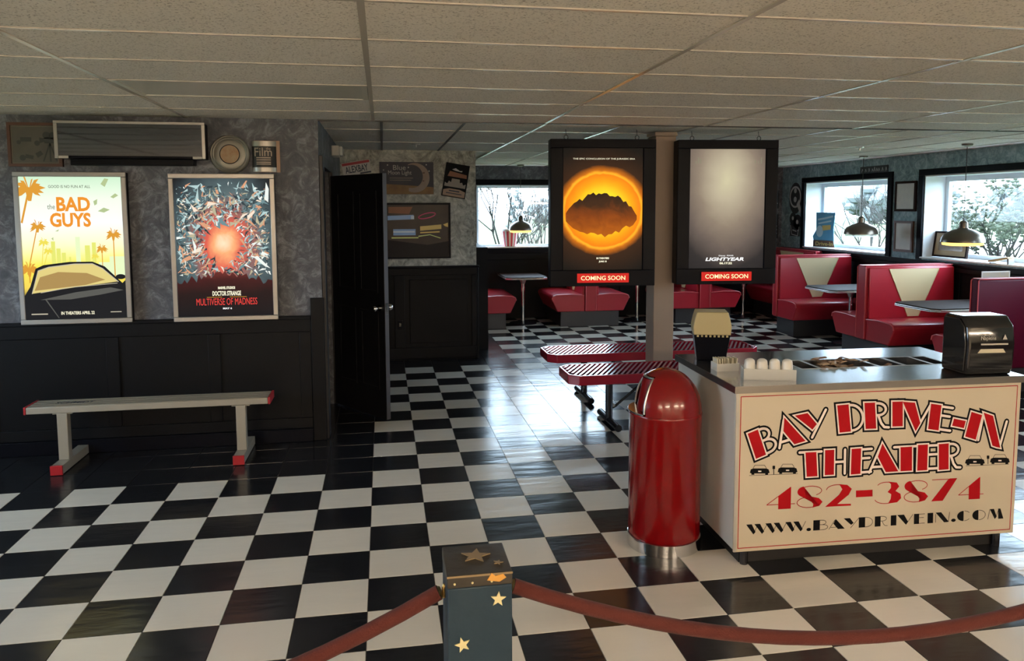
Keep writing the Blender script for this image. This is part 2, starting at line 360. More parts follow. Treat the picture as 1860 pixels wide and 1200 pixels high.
# unseen tube lights added behind the viewer to brighten ceiling and counter
def added_hanging_light(x, y, label):
    t = thing('added_tube_light', (x, y, 1.86), label, 'ceiling light', group='added fluorescent lights')
    quick('spine', 'fixture', t, (-.6, -.03, .05, .6, .03, .10))
    for s in (-1, 1): MB().cyl((-.6, s*.045, .03), (.6, s*.045, .03), .019, n=12).build('tube', E('tube_lit', (1, .79, .58), 120.0).name, t); MB().cyl((s*.5, 0, .10), (s*.5, 0, CZ-1.86-.004), .006, n=6).build('stem', 'fixture', t); quick('end_plate', 'fixture', t, (s*.6005, -.07, .005, s*.61, .07, .1))
for x, l in ((-2.2, 'leftmost of the added warm tube lights hanging behind the viewer'), (.3, 'second added warm tube light hanging behind the viewer'), (2.8, 'third added warm tube light hanging behind the viewer'), (5.0, 'rightmost of the added warm tube lights hanging behind the viewer')): added_hanging_light(x, -4.3, l)

# ---- walls
def wall(name, mat, label, *boxes): return struct(quick(name, mat, None, *boxes), label, 'wall')
wl = wall('wall_left', 'plaster', 'grey brushed plaster wall behind the two framed film posters', (-4.6, YW, 0, XS, YW+.12, CZ+.02))
ws = wall('wall_side', 'plaster', 'short grey plaster side wall with the doorway', (XS-.12, YW+.12, 2.06, XS, YP, CZ+.02), (XS-.12, YW+.12, 0, XS, 3.1, 2.06), (XS-.12, 4.02, 0, XS, YP, 2.06))
wp = wall('wall_partition', 'plaster_warm', 'mottled olive grey plaster partition beyond the black door', (XS-.12, YP, 0, 1.15, YP+.12, CZ+.02))
wall('wall_return', 'plaster_warm', 'return wall running back from the partition', (1.03, YP+.12, 0, 1.15, YF, CZ+.02))
wall('wall_hall', 'black_paint', 'dark passage walls behind the black door', (-1.9, YW+.12, 0, -1.8, YP, CZ+.02), (-1.8, 5.2, 0, XS-.12, 5.3, CZ+.02))
wf = wall('wall_far', 'plaster', 'grey plaster far wall with the booth window', (1.0, YF, 0, 1.53, YF+.2, CZ+.02), (3.75, YF, 0, 7.0, YF+.2, CZ+.02), (1.53, YF, 0, 3.75, YF+.2, 1.115), (1.53, YF, 2.095, 3.75, YF+.2, CZ+.02))
def rw(y0, y1, *wins):
    bs = []; y = y0
    for a, b in wins:
        bs += [(XR, y, 0, 7.0, a, CZ+.02), (XR, a, 0, 7.0, b, 1.105), (XR, a, 2.12, 7.0, b, CZ+.02)]; y = b
    return bs+[(XR, y, 0, 7.0, y1, CZ+.02)]
WINR = [(.6, 2.8), (3.4, 5.59), (6.27, 8.32)]
wr = wall('wall_right', 'plaster_blue', 'blue grey sponged plaster wall with deep set windows', *rw(-6.1, YF+.2, *WINR))
wall('wall_back', 'cream_wall', 'plain wall behind the viewer', (-4.7, -6.1, 0, XR, -6.0, CZ+.02))
wall('wall_outer', 'plaster', 'outer wall on the left of the lobby', (-4.72, -6, 0, -4.6, -.6, CZ+.02), (-4.72, 1.6, 0, -4.6, YW+.12, CZ+.02), (-4.72, -.6, 0, -4.6, 1.6, .9), (-4.72, -.6, 2.1, -4.6, 1.6, CZ+.02))
hw = wall('wall_half', 'black_paint', 'black half wall behind the leftmost far booth', (1.15, 6.45, 0, 1.356, YF, 1.26))

# ---- wainscot on the left wall
def trimset(name, label, mat, parts):
    t = thing(name, (0, 0, 0), label, 'trim', kind='structure')
    for nm, *b in parts: quick(nm, mat, t, tuple(b), bevel=.004)
    return t
P = [('backing_board', -4.6, YW-.012, 0, XS, YW-.0005, .94), ('cap_rail', -4.6, YW-.05, .925, -.445, YW-.012, .95), ('top_rail', -4.6, YW-.03, .83, -.445, YW-.0125, .925), ('bottom_rail', -4.6, YW-.03, .10, -.445, YW-.0125, .18), ('corner_post', -.444, YW-.035, .0, XS+.015, YW-.0125, 1.08)]
for x in (-3.8, -2.62, -1.81, -1.12, -.475): P.append(('stile', x-.055, YW-.028, .18, x+.03, YW-.0125, .83))
trimset('trim_1', 'black panelled wainscot below the two film posters', 'black_paint', P)
struct(quick('baseboard_left', 'black_trim', None, (-4.6, YW-.045, 0, -.445, YW-.013, .10), bevel=.004), 'black baseboard under the poster wall', 'baseboard')
trimset('trim_2', 'black door casing around the open doorway', 'door_black', [('jamb', XS+.0005, YW+.01, 0, XS+.03, 3.1, 2.13), ('jamb', XS+.0005, 4.02, 0, XS+.03, 4.12, 2.13), ('head', XS+.0005, 3.1, 2.05, XS+.03, 4.02, 2.13)])
# ---- partition wainscot
P = [('backing_board', XS+.001, YP-.012, 0, 1.15, YP-.0005, 1.06), ('top_rail', XS+.001, YP-.03, .98, 1.15, YP-.0125, 1.06), ('bottom_rail', XS+.001, YP-.03, .02, 1.15, YP-.0125, .15), ('stile', 1.09, YP-.03, .15, 1.15, YP-.0125, .98), ('stile', .21, YP-.03, .15, .325, YP-.0125, .98), ('stile', -.3, YP-.03, .15, -.2, YP-.0125, .98), ('raised_panel', .38, YP-.022, .20, 1.04, YP-.0125, .93), ('end_board', 1.151, YP-.03, 0, 1.17, YP+.5, 1.06)]
trimset('trim_3', 'black panelled wainscot on the partition beyond the door', 'black_paint', P)
struct(quick('trim_4', 'black_trim', None, (XS+.001, YP-.06, 1.062, 1.18, YP-.0005, 1.085), bevel=.004), 'black ledge capping the partition wainscot', 'trim')
# ---- far wall wainscot and window casing
P = [('backing_board', 1.357, YF-.012, 0, XR-.001, YF-.0005, 1.03), ('top_rail', 1.357, YF-.03, .93, XR-.03, YF-.0125, 1.03)]
for x in (1.6, 2.75, 3.9, 5.0, 6.1): P.append(('stile', x-.05, YF-.028, .12, x+.05, YF-.0125, .93))
trimset('trim_5', 'black panelled wainscot behind the far booths', 'black_paint', P)
trimset('trim_6', 'black casing around the far booth window', 'black_trim', [('head_casing', 1.36, YF-.035, 2.095, 3.9, YF-.0005, 2.18), ('sill_casing', 1.36, YF-.035, 1.03, 3.9, YF-.0005, 1.112), ('side_casing', 3.75, YF-.035, 1.112, 3.9, YF-.0005, 2.095), ('side_casing', 1.36, YF-.035, 1.112, 1.525, YF-.0005, 2.095)])
# ---- right wall wainscot and casings
P = [('backing_board', XR-.012, -6, 0, XR-.0005, YF-.04, .98), ('chair_rail', XR-.04, -6, .98, XR-.0005, YF-.04, 1.03), ('ledge_board', XR-.025, -6, 1.03, XR-.0005, YF-.04, 1.085)]
for y in (.4, 1.6, 2.9, 3.9, 4.95, 6.0, 7.2, 8.3): P.append(('stile', XR-.026, y-.05, .1, XR-.0125, y+.05, .98))
trimset('trim_7', 'black panelled wainscot under the right wall windows', 'black_paint', P)
for k, (a, b) in enumerate(WINR):
    trimset('trim_%d' % (8+k), ['dark casing around the window out past the counter', 'dark casing around the nearer of the two right wall windows', 'dark casing around the right wall window next to the far corner'][k], 'black_trim',
            [('head_casing', XR-.03, a-.09, 2.12, XR-.0005, b+.08, 2.195), ('side_casing', XR-.03, a-.09, 1.09, XR-.0005, a, 2.12), ('side_casing', XR-.03, b, 1.09, XR-.0005, b+.08, 2.12)])
# ---- windows
def window_r(n, a, b, label):
    t = thing('window_%d' % n, (6.83, (a+b)/2, 1.105), label, 'window', kind='structure')
    h = (b-a)/2-.0005
    quick('reveal', 'white_paint', t, (-.18, -h, .02, .165, -h+.012, 1.0), (-.18, h-.012, .02, .165, h, 1.0), (-.18, -h, 1.0, .165, h, 1.0145))
    quick('window_sill', 'white_sill', t, (-.215, -h, .0005, .165, h, .02), bevel=.003)
    quick('frame', 'white_paint', t, (.10, -h+.012, .02, .15, -h+.07, 1.0), (.10, h-.07, .02, .15, h-.012, 1.0), (.10, -h+.07, .94, .15, h-.07, 1.0), (.10, -h+.07, .02, .15, h-.07, .07))
    quick('pane', 'glass', t, (.122, -h+.07, .07, .126, h-.07, .94))
    return t
for k, ((a, b), l) in enumerate(zip(WINR, ('white framed deep window out past the counter', 'white framed deep window behind the nearer pendant lamp', 'white framed deep window near the far corner with a blue cardboard sign'))): window_r(k+2, a, b, l)
t = thing('window_1', (2.64, YF+.1, 1.115), 'wide far window showing bare shrubs and lawn', 'window', kind='structure')
quick('reveal', 'white_paint', t, (-1.11, -.1, .02, -1.098, .1, .979), (1.098, -.1, .02, 1.11, .1, .979), (-1.11, -.1, .967, 1.11, .1, .979))
quick('window_sill', 'white_sill', t, (-1.11, -.13, .0005, 1.11, .1, .02), bevel=.003)
quick('frame', 'white_paint', t, (-1.098, .03, .02, -1.06, .07, .967), (1.06, .03, .02, 1.098, .07, .967), (-1.06, .03, .935, 1.06, .07, .967), (-1.06, .03, .02, 1.06, .07, .05))
quick('pane', 'glass', t, (-1.06, .048, .05, 1.06, .052, .935))
t = thing('window_5', (-4.66, .5, .9), 'window in the outer left wall', 'window', kind='structure')
quick('frame', 'white_paint', t, (-.04, -1.1, .0, .04, -1.04, 1.2), (-.04, 1.04, .0, .04, 1.1, 1.2), (-.04, -1.04, 1.14, .04, 1.04, 1.2), (-.04, -1.04, 0, .04, 1.04, .06))
quick('pane', 'glass', t, (-.004, -1.04, .06, .004, 1.04, 1.14))

# ---- column
c = thing('column', (2.485, 3.49, 0), 'square brown post standing between the two hanging poster boxes', 'column', kind='structure')
quick('shaft', 'column', c, (-.092, -.1, .1, .092, .1, CZ-.04), bevel=.006); quick('base_block', 'column', c, (-.105, -.112, 0, .105, .112, .1), bevel=.004); quick('cap_block', 'column', c, (-.1, -.108, CZ-.04, .1, .108, CZ-.007), bevel=.004)

# ---- door
d = thing('door_1', (XS+.03, 4.01, 0), 'open plain black door leaf with chrome knobs', 'door', kind='structure')
ang = math.atan2(3.35-4.01, .12-(XS+.03)); d.rotation_euler = (0, 0, ang)
DL = .79
quick('leaf', 'door_black', d, (0, -.02, .012, DL, .02, 2.02), bevel=.002)
M('door_edge', (.06, .058, .07), .45)
quick('edge_strip', 'door_edge', d, (DL+.0003, -.018, .014, DL+.0018, .018, 2.018))
for x0, x1, z0, z1 in ((.1, .36, .25, .9), (.44, .7, .25, .9), (.1, .36, 1.05, 1.88), (.44, .7, 1.05, 1.88)):
    quick('panel_moulding', 'door_black', d, (x0, -.024, z0, x1, -.0205, z0+.02), (x0, -.024, z1-.02, x1, -.0205, z1), (x0, -.024, z0+.02, x0+.02, -.0205, z1-.02), (x1-.02, -.024, z0+.02, x1, -.0205, z1-.02))
for s in (-1, 1):
    b = MB(); b.cyl((DL-.06, s*.0205, .93), (DL-.06, s*.03, .93), .028); b.cyl((DL-.06, s*.03, .93), (DL-.06, s*.055, .93), .010); b.sphere((DL-.06, s*.072, .93), .026, 14, 8)
    b.build('knob', 'chrome', d, smooth=True)
quick('latch_plate', 'chrome', d, (DL+.002, -.012, .885, DL+.0032, .012, .975))
for z in (.25, 1.0, 1.8): MB().cyl((-.003, .024, z), (-.003, .024, z+.09), .007, n=8).build('hinge', 'black_metal', d)

# ============================================================ COUNTER
ct = thing('condiment_counter', (1.738, .405, 0), 'white condiment counter lettered with the drive-in theater name in red', 'counter', rz=math.radians(-1.6))
CW, CD, CH = 1.512, .80, .86
def fbox(nm, mat, *b, bevel=0): return quick(nm, mat, ct, *b, bevel=bevel)
fbox('kick_base', 'kick', (.05, .05, .0, CW-.05, CD-.03, .085))
fbox('side_panel', 'white_side', (0, .012, .085, .018, CD, CH), bevel=.003); fbox('side_panel', 'white_side', (CW-.018, .012, .085, CW, CD, CH), bevel=.003)
fbox('back_panel', 'white_side', (.018, CD-.018, .085, CW-.018, CD, CH)); fbox('bottom_panel', 'white_side', (.018, .012, .085, CW-.018, CD-.018, .103))
fp = fbox('front_panel', 'cream_panel', (.0, 0, .075, CW, .0118, CH), bevel=.003)
for x in (.07, CW-.07):
    for y in (.035, CD-.06): MB().cyl((x, y, 0), (x, y, .07), .02, n=10).build('foot', 'black_metal', ct)
# steel top with five wells cut through
WX = [(.50, .595), (.61, .93), (.945, 1.08), (1.10, 1.25), (1.265, 1.35)]; WY0, WY1 = .32, .53
b = MB(); x = -.012
ZT0, ZT1 = CH+.001, .895
b.box(-.012, -.012, ZT0, CW+.012, WY0, ZT1); b.box(-.012, WY1, ZT0, CW+.012, CD+.012, ZT1)
for a, c_ in WX+[(CW+.012, None)]:
    b.box(x, WY0, ZT0, a, WY1, ZT1); x = c_
tp = b.build('worktop', 'steel', ct)
fbox('edge_band', 'steel_edge', (-.016, -.016, ZT0, CW+.016, -.0125, ZT1-.001), (-.016, -.0125, ZT0, -.0125, CD+.016, ZT1-.001), (CW+.0125, -.0125, ZT0, CW+.016, CD+.016, ZT1-.001))
fbox('corner_trim', 'alu', (-.003, -.003, .08, .012, -.0005, CH))
for a, c_ in WX:
    b = MB(); e = .006; b.box(a+.001, WY0+.001, .79, c_-.001, WY1-.001, .795)
    b.box(a+.001, WY0+.001, .795, a+.004, WY1-.001, ZT1); b.box(c_-.004, WY0+.001, .795, c_-.001, WY1-.001, ZT1); b.box(a+.004, WY0+.001, .795, c_-.004, WY0+.004, ZT1); b.box(a+.004, WY1-.004, .795, c_-.004, WY1-.001, ZT1)
    b.build('well_pan', 'steel', ct)
    fbox('well_rim', 'alu', (a-.008, WY0-.010, ZT1, c_+.006, WY0, ZT1+.0006), (a-.008, WY1, ZT1, c_+.006, WY1+.010, ZT1+.0006), (a-.008, WY0, ZT1, a, WY1, ZT1+.0006), (c_, WY0, ZT1, c_+.006, WY1, ZT1+.0006))
# --- lettering (positions measured on the panel; cell = bottom-left, bottom-right, top-left)
rz = math.radians(-1.6); AX = Vector((math.cos(rz), math.sin(rz), 0))
HM = (0.00079858, 1.78831e-05, -0.0521023, -5.86033e-05, -0.000787369, 0.925639, -3.23694e-05, -1.94731e-05)
def panel(p):            # lettering drawing units -> metres across / up the front panel
    x, y = p; w = HM[6]*x+HM[7]*y+1
    return (HM[0]*x+HM[1]*y+HM[2])/w, (HM[3]*x+HM[4]*y+HM[5])/w
def arc(cx, cy, rx, ry, a0, a1, n=12): return [(cx+rx*math.cos(math.radians(a0+(a1-a0)*i/n)), cy+ry*math.sin(math.radians(a0+(a1-a0)*i/n))) for i in range(n+1)]
Rr = lambda a, b, c=0, d=1: [(a, c), (b, c), (b, d), (a, d)]
GL = {  # thick polygons, thin strokes (cells 0..1 x 0..1)
 'B': ([Rr(0, .44)], [[(.44, .97)]+arc(.56, .75, .28, .22, 90, -90)+[(.44, .53)], [(.44, .53)]+arc(.60, .28, .36, .25, 90, -90)+[(.44, .03)]]),
 'A': ([[(.44, 1), (1.0, 0), (.58, 0), (.30, .55)]], [[(.40, .92), (.03, .02)], [(.14, .20), (.66, .20)]]),
 'Y': ([[(0, 1), (.40, 1), (.64, .50), (.48, .32)]], [[(.98, .98), (.44, .02)]]),
 'D': ([Rr(0, .44)], [[(.44, .97)]+arc(.5, .5, .46, .47, 90, -90)+[(.44, .03)]]),
 'R': ([Rr(0, .44)], [[(.44, .97)]+arc(.56, .74, .32, .23, 90, -90)+[(.44, .51)], [(.55, .51), (.66, .2), (.78, .05), (.97, .03)]]),
 'I': ([Rr(0, 1)], []),
 'V': ([[(0, 1), (.42, 1), (.68, .30), (.55, 0)]], [[(.56, .03), (.98, .98)]]),
 'E': ([Rr(0, .46)], [[(.46, .95), (.97, .95)], [(.46, .60), (.88, .60)], [(.46, .05), (.97, .05)]]),
 '-': ([Rr(0, 1)], []),
 'N': ([[(.05, 1), (.42, 1), (.93, .02), (.80, 0), (.62, .0)]], [[(.06, .86), (.06, .02)], [(.90, .06), (.97, .98)]]),
 'T': ([Rr(.28, .74, 0, .94)], [[(.03, .95), (.97, .95)]]),
 'H': ([Rr(0, .42)], [[(.42, .5), (.9, .5)], [(.92, .98), (.92, .02)]]),
 '4': ([[(.42, 0), (.86, 0), (.86, 1), (.42, .58)]], [[(.84, .98), (.02, .22), (1, .22)]]),
 '8': ([arc(.30, .74, .27, .24, 100, 250)+[(.55, .50)]+[(.82, .42), (.96, .24), (.84, .06), (.6, .0), (.62, .16), (.5, .34), (.36, .48)]], [arc(.52, .76, .40, .22, 180, -60), arc(.45, .25, .43, .24, 80, 320)]),
 '2': ([[(.5, 1), (.80, .95), (.97, .76), (.86, .5), (.45, .1), (.95, .08), (.95, 0), (.0, .0), (.5, .52), (.62, .76)]], [arc(.42, .76, .38, .22, 180, 40)]),
 '3': ([[(.5, 1), (.82, .94), (.92, .76), (.78, .56), (.97, .42), (1.0, .22), (.85, .04), (.5, 0), (.6, .2), (.62, .42), (.48, .53), (.6, .7), (.6, .88)]], [arc(.42, .78, .34, .2, 160, 60), arc(.42, .24, .42, .23, 190, 290)]),
 '7': ([[(.98, 1), (.45, 0), (.02, 0), (.62, .93), (.70, 1)]], [[(.04, .97), (.96, .97)]]),
 'W': ([[(0, 1), (.26, 1), (.44, .22), (.34, 0)], [(.38, 1), (.64, 1), (.84, .22), (.74, 0)]], [[(.34, .02), (.5, .75)], [(.74, .02), (.98, .98)]]),
 '.': ([disc(.5, .14, .42, .16, 14)], []),
 'C': ([arc(.45, .5, .45, .5, 90, 270)], [arc(.5, .5, .45, .47, 90, 40), arc(.5, .5, .45, .47, -90, -40)]),
 'O': ([arc(.45, .5, .45, .5, 90, 270)], [arc(.48, .5, .48, .47, 90, -90)]),
 'M': ([[(.14, 1), (.40, 1), (.58, .22), (.46, 0)], [(.66, 1), (.80, 1), (1.0, 0), (.68, 0)]], [[(.14, .98), (.02, .02)], [(.48, .04), (.70, .95)]]),
}
def offset(poly, d):
    n = len(poly); A_ = sum(poly[i][0]*poly[(i+1) % n][1]-poly[(i+1) % n][0]*poly[i][1] for i in range(n)); sg = 1 if A_ > 0 else -1; out = []
    for i in range(n):
        p, c_, q = poly[i-1], poly[i], poly[(i+1) % n]
        a = Vector((c_[0]-p[0], c_[1]-p[1])); b_ = Vector((q[0]-c_[0], q[1]-c_[1]))
        if a.length < 1e-7 or b_.length < 1e-7: out.append(c_); continue
        a.normalize(); b_.normalize(); na = Vector((a.y, -a.x))*sg; nb = Vector((b_.y, -b_.x))*sg; mm = na+nb
        if mm.length < .25: mm = na
        mm.normalize(); k = d/max(.45, mm.dot(na)); out.append((c_[0]+mm.x*k, c_[1]+mm.y*k))
    return out
def cellmap(bl, br, tl):
    o = Vector(panel(bl)); u = Vector(panel(br))-o; v = Vector(panel(tl))-o
    return lambda p: tuple(o+u*p[0]+v*p[1])
PIECES = []      # (name, layer, polygons)
TITLE = [('B', (182, 492), (325, 432), (130, 335)), ('A', (325, 430), (492, 380), (285, 255)), ('Y', (447, 380), (644, 338), (425, 222)), ('D', (705, 328), (865, 312), (690, 158)), ('R', (868, 305), (1018, 300), (860, 142)), ('I', (1035, 290), (1100, 288), (1035, 135)), ('V', (1081, 313), (1261, 325), (1100, 135)), ('E', (1258, 305), (1400, 325), (1277, 147)), ('-', (1408, 285), (1482, 300), (1420, 240)), ('I', (1490, 352), (1556, 372), (1530, 198)), ('N', (1562, 375), (1720, 430), (1598, 200)),
  ('T', (458, 606), (604, 598), (450, 445)), ('H', (612, 594), (748, 586), (614, 438)), ('E', (775, 590), (905, 580), (780, 430)), ('A', (885, 582), (1072, 570), (890, 400)), ('T', (1042, 572), (1198, 563), (1042, 412)), ('E', (1190, 566), (1325, 558), (1195, 405)), ('R', (1325, 562), (1465, 550), (1325, 400))]
for ch, bl, br, tl in TITLE:
    f = cellmap(bl, br, tl); thick, thin = GL[ch]; rd, wh, bk = [], [], []
    for q in thick:
        q = [f(p) for p in q]; rd.append(q); wh.append(offset(q, .007)); bk.append(offset(q, .0165))
    for q in thin:
        q = [f(p) for p in q]; wh += stroke(q, .0125); bk += stroke(q, .0305)
    PIECES += [('letter_outline', 'black', bk), ('letter_inline', 'white', wh), ('title_letter', 'red', rd)]
def row(nm, txt, base, slope, hgt, lay, wthin):
    for ch, x0, x1 in txt:
        y = lambda x: base[1]+(x-base[0])*slope
        if ch == '-': f = cellmap((x0, y(x0)-50), (x1, y(x1)-50), (x0, y(x0)-92))
        else: f = cellmap((x0, y(x0)), (x1, y(x1)), (x0+hgt*.02, y(x0)-hgt))
        thick, thin = GL[ch]; P_ = [[f(p) for p in q] for q in thick]
        for q in thin: P_ += stroke([f(p) for p in q], wthin, False)
        PIECES.append((nm, lay, P_))
row('phone_digit', [('4', 245, 425), ('8', 435, 605), ('2', 615, 785), ('-', 808, 912), ('3', 925, 1090), ('8', 1105, 1265), ('7', 1275, 1442), ('4', 1445, 1605)], (245, 812), -.052, 138, 'red2', .0035)
row('address_letter', [('W', 120, 255), ('W', 240, 375), ('W', 365, 495), ('.', 495, 530), ('B', 540, 635), ('A', 635, 738), ('Y', 730, 828), ('D', 825, 915), ('R', 925, 1008), ('I', 1025, 1060), ('V', 1065, 1165), ('E', 1170, 1240), ('I', 1255, 1290), ('N', 1300, 1395), ('.', 1400, 1435), ('C', 1440, 1530), ('O', 1535, 1620), ('M', 1630, 1730)], (150, 966), -.0637, 64, 'ink', .0025)
def carpic(x, y):
    f = lambda u, v: panel((x+u, y-v))
    body = [(-62, 12), (-56, 34), (-40, 40), (40, 40), (56, 34), (62, 12), (50, 8), (-50, 8)]; roof = [(-42, 40), (-30, 60), (30, 60), (42, 40)]
    PIECES.append(('car_silhouette', 'ink', [[f(*p) for p in body]]+stroke([f(*p) for p in roof], .0022)+[[f(*p) for p in q] for q in ([(-52, 0), (-34, 0), (-34, 10), (-52, 10)], [(34, 0), (52, 0), (52, 10), (34, 10)])]))
    PIECES.append(('car_plate', 'white', [[f(*p) for p in [(-10, 18), (10, 18), (10, 26), (-10, 26)]]]))
for x, y in ((206, 592), (380, 586), (1552, 532), (1708, 525)): carpic(x, y)
for x, y in ((294, 588), (1634, 524)): PIECES.append(('speaker_post', 'ink', stroke([panel((x, y)), panel((x, y-52))], .0035)+[[panel(p) for p in ((x-8, y-52), (x+8, y-52), (x+8, y-32), (x-8, y-32))]]))
for x0, x1, y in ((140, 445, 597), (1495, 1765, 537)): PIECES.append(('ground_line', 'ink', stroke([panel((x0, y)), panel((x1, y-12))], .002, False)))
FR = [(.022, .095), (CW-.022, .095), (CW-.022, CH-.018), (.022, CH-.018)]
for i in range(4): PIECES.append(('border_line', 'red2', stroke([FR[i], FR[(i+1) % 4]], .004)))
for nm, lay, polys in PIECES:
    b = MB(); mat, hgt = {'black': ('print_black', .0006), 'white': ('print_white', .0014), 'red': ('print_red', .0022), 'red2': ('print_red', .0008), 'ink': ('print_black', .0010)}[lay]
    for j, q in enumerate(polys): b.poly([(u, -hgt-(j % 7)*.00003, v) for u, v in q])
    b.build(nm, mat, fp)
def on_counter(name, u, v, label, cat, group=None, rot=0.0):
    p = Vector(ct.location)+AX*u+Vector((-AX.y, AX.x, 0))*v
    return thing(name, (p.x, p.y, ZT1), label, cat, rz=rz+rot, group=group)
# --- napkin dispenser
n_ = on_counter('napkin_dispenser', 1.355, .135, 'glossy black plastic napkin dispenser on the right end of the counter', 'dispenser', rot=-.05)
prof = [(-.10, .0), (-.115, .05), (-.12, .16), (-.105, .25), (-.06, .295), (.07, .295), (.09, .27), (.09, 0)]
MB().prism([(y, z) for y, z in prof], -.125, .125, 'x').build('body', 'plastic_black', n_, bevel=.012, seg=3)
for s in (-1, 1): MB().prism([(-.095, .02), (-.105, .16), (-.09, .245), (-.05, .28), (.06, .28), (.075, .02)], s*.1255, s*.133, 'x').build('side_cheek', 'smoke', n_, bevel=.003)
b = MB(); b.poly([(-.075, -.1195, .115), (.075, -.1195, .115), (.06, -.1206, .135), (-.06, -.1206, .135)]); b.build('napkin_slot', 'paper', n_)
vs, fs = text2d('Napkins', -.06, .02, .175, .2, .01); MB().add([(u, -.1203+.0, v) for u, v in vs], fs).build('lettering', 'plastic_grey', n_)
vs, fs = text2d('EasyNap', -.06, -.01, .204, .215, .01); MB().add([(u, -.1195, v) for u, v in vs], fs).build('lettering', 'plastic_grey', n_)
MB().poly([(-.06, -.1212, .155), (.085, -.1212, .155), (.085, -.1208, .163), (-.06, -.1208, .163)]).build('printed_band', 'plastic_grey', n_)
MB().poly([(.055, -.1206, .182), (.08, -.1206, .182), (.0675, -.120, .208)]).build('emblem', 'plastic_grey', n_)
# --- straw/sleeve dispenser
s_ = on_counter('lid_dispenser', .135, .66, 'beige and black dispenser with a notched edge at the counter back corner', 'dispenser', rot=-.28)
MB().add([(-.078, -.05, 0), (.078, -.05, 0), (.078, .06, 0), (-.078, .06, 0), (-.098, -.075, .145), (.098, -.075, .145), (.098, .07, .145), (-.098, .07, .145)], [(3, 2, 1, 0), (4, 5, 6, 7), (0, 1, 5, 4), (1, 2, 6, 5), (2, 3, 7, 6), (3, 0, 4, 7)]).build('base', 'black_trim', s_, bevel=.004)
b = MB(); pr = [(-.1, .146), (-.104, .19), (-.095, .235), (-.084, .272)]
pr = pr+[(-x, z) for x, z in pr[::-1]]
b.prism(pr, -.078, .072, 'y'); b.build('hood', 'beige_plastic', s_, bevel=.004)
for k in range(8): quick('notch', 'beige_plastic', s_, (-.083+k*.0225, -.0775, .134, -.072+k*.0225, -.0755, .1455))
# --- cups in a tray, packets and tubs
tr = on_counter('cup_tray', .222, .135, 'clear shallow tray holding the row of plastic cups', 'tray', rot=-.28)
TX, TY = .125, .05
b = MB(); b.box(-TX, -TY, 0, TX, TY, .003)
for q in ((-TX, -TY, .003, -TX+.003, TY, .055), (TX-.003, -TY, .003, TX, TY, .055), (-TX+.003, -TY, .003, TX-.003, -TY+.003, .055), (-TX+.003, TY-.003, .003, TX-.003, TY, .055)): b.box(*q)
b.build('tray_shell', 'clear_plastic', tr)
ax = Vector((math.cos(rz-.28), math.sin(rz-.28), 0)); ctr = Vector(tr.location)
cup0 = None; LB = ['leftmost', 'second from left', 'third from left', 'rightmost']
for k in range(4):
    p = ctr+ax*(-.09+k*.06)
    lab = '%s of the four upturned plastic cups in the tray' % LB[k]
    if cup0 is None:
        cup0 = thing('plastic_cup', (p.x, p.y, ZT1+.0035), lab, 'cup', group='cups in the tray')
        MB().lathe([(.029, 0), (.0295, .006), (.0275, .06), (.025, .082), (.023, .082), (.025, .06), (.0265, .008), (.0265, .0)], 18).build('wall', 'cup', cup0, smooth=True)
        MB().lathe([(.0, .0945), (.013, .094), (.022, .088), (.0248, .0815), (.0195, .0818), (.0, .0818)], 18).build('cup_base', 'cup', cup0, smooth=True)
    else: dup(cup0, None, (p.x, p.y, ZT1+.0035), None, lab)
tb = on_counter('sugar_caddy', .095, .365, 'small white tub crammed with paper packets by the counter edge', 'tub')
b = MB(); b.box(-.06, -.042, 0, .06, .042, .003)
for q in ((-.06, -.042, .003, -.057, .042, .04), (.057, -.042, .003, .06, .042, .04), (-.057, -.042, .003, .057, -.039, .04), (-.057, .039, .003, .057, .042, .04)): b.box(*q)
b.build('tub_shell', 'cup', tb)
pk = MB().box(-.003, -.03, 0, .003, .03, .06).build('sugar_packet', 'paper')
base = Vector(tb.location); ad = AX
for k in range(9):
    o = pk if k == 0 else pk.copy()
    if k: COL.objects.link(o)
    p = base+AX*(-.048+k*.012); o.location = (p.x, p.y, ZT1+.004); o.rotation_euler = (R.uniform(-.05, .05), R.uniform(-.12, .12), rz)
    tag(o, 'cream paper sugar packet standing in the white tub', 'packet', 'packets in the tub')
ds = on_counter('clear_dish', .235, .335, 'low clear plastic dish between the packet tub and the cup tray', 'dish')
MB().lathe([(0, 0), (.035, 0), (.045, .02), (.043, .02), (.034, .003), (0, .003)], 20).build('bowl', 'clear_plastic', ds, smooth=True); MB().lathe([(.043, .0202), (.047, .0202), (.047, .0222), (.043, .0222)], 20).build('rim', 'clear_plastic', ds, smooth=True)
bx_ = on_counter('tissue_box', 1.315, .26, 'small tan cardboard box beside the napkin dispenser', 'box')
bx_.location.z = ZT1
quick('carton', 'box_tan', bx_, (.055, .03, 0, .125, .10, .075), bevel=.003); quick('flap', 'paper', bx_, (.06, .035, .0755, .12, .095, .078))
M('packet_brown', (.20, .11, .06), .5); M('packet_tan', (.45, .33, .22), .5); M('packet_dark', (.05, .04, .035), .45)
pm = {}
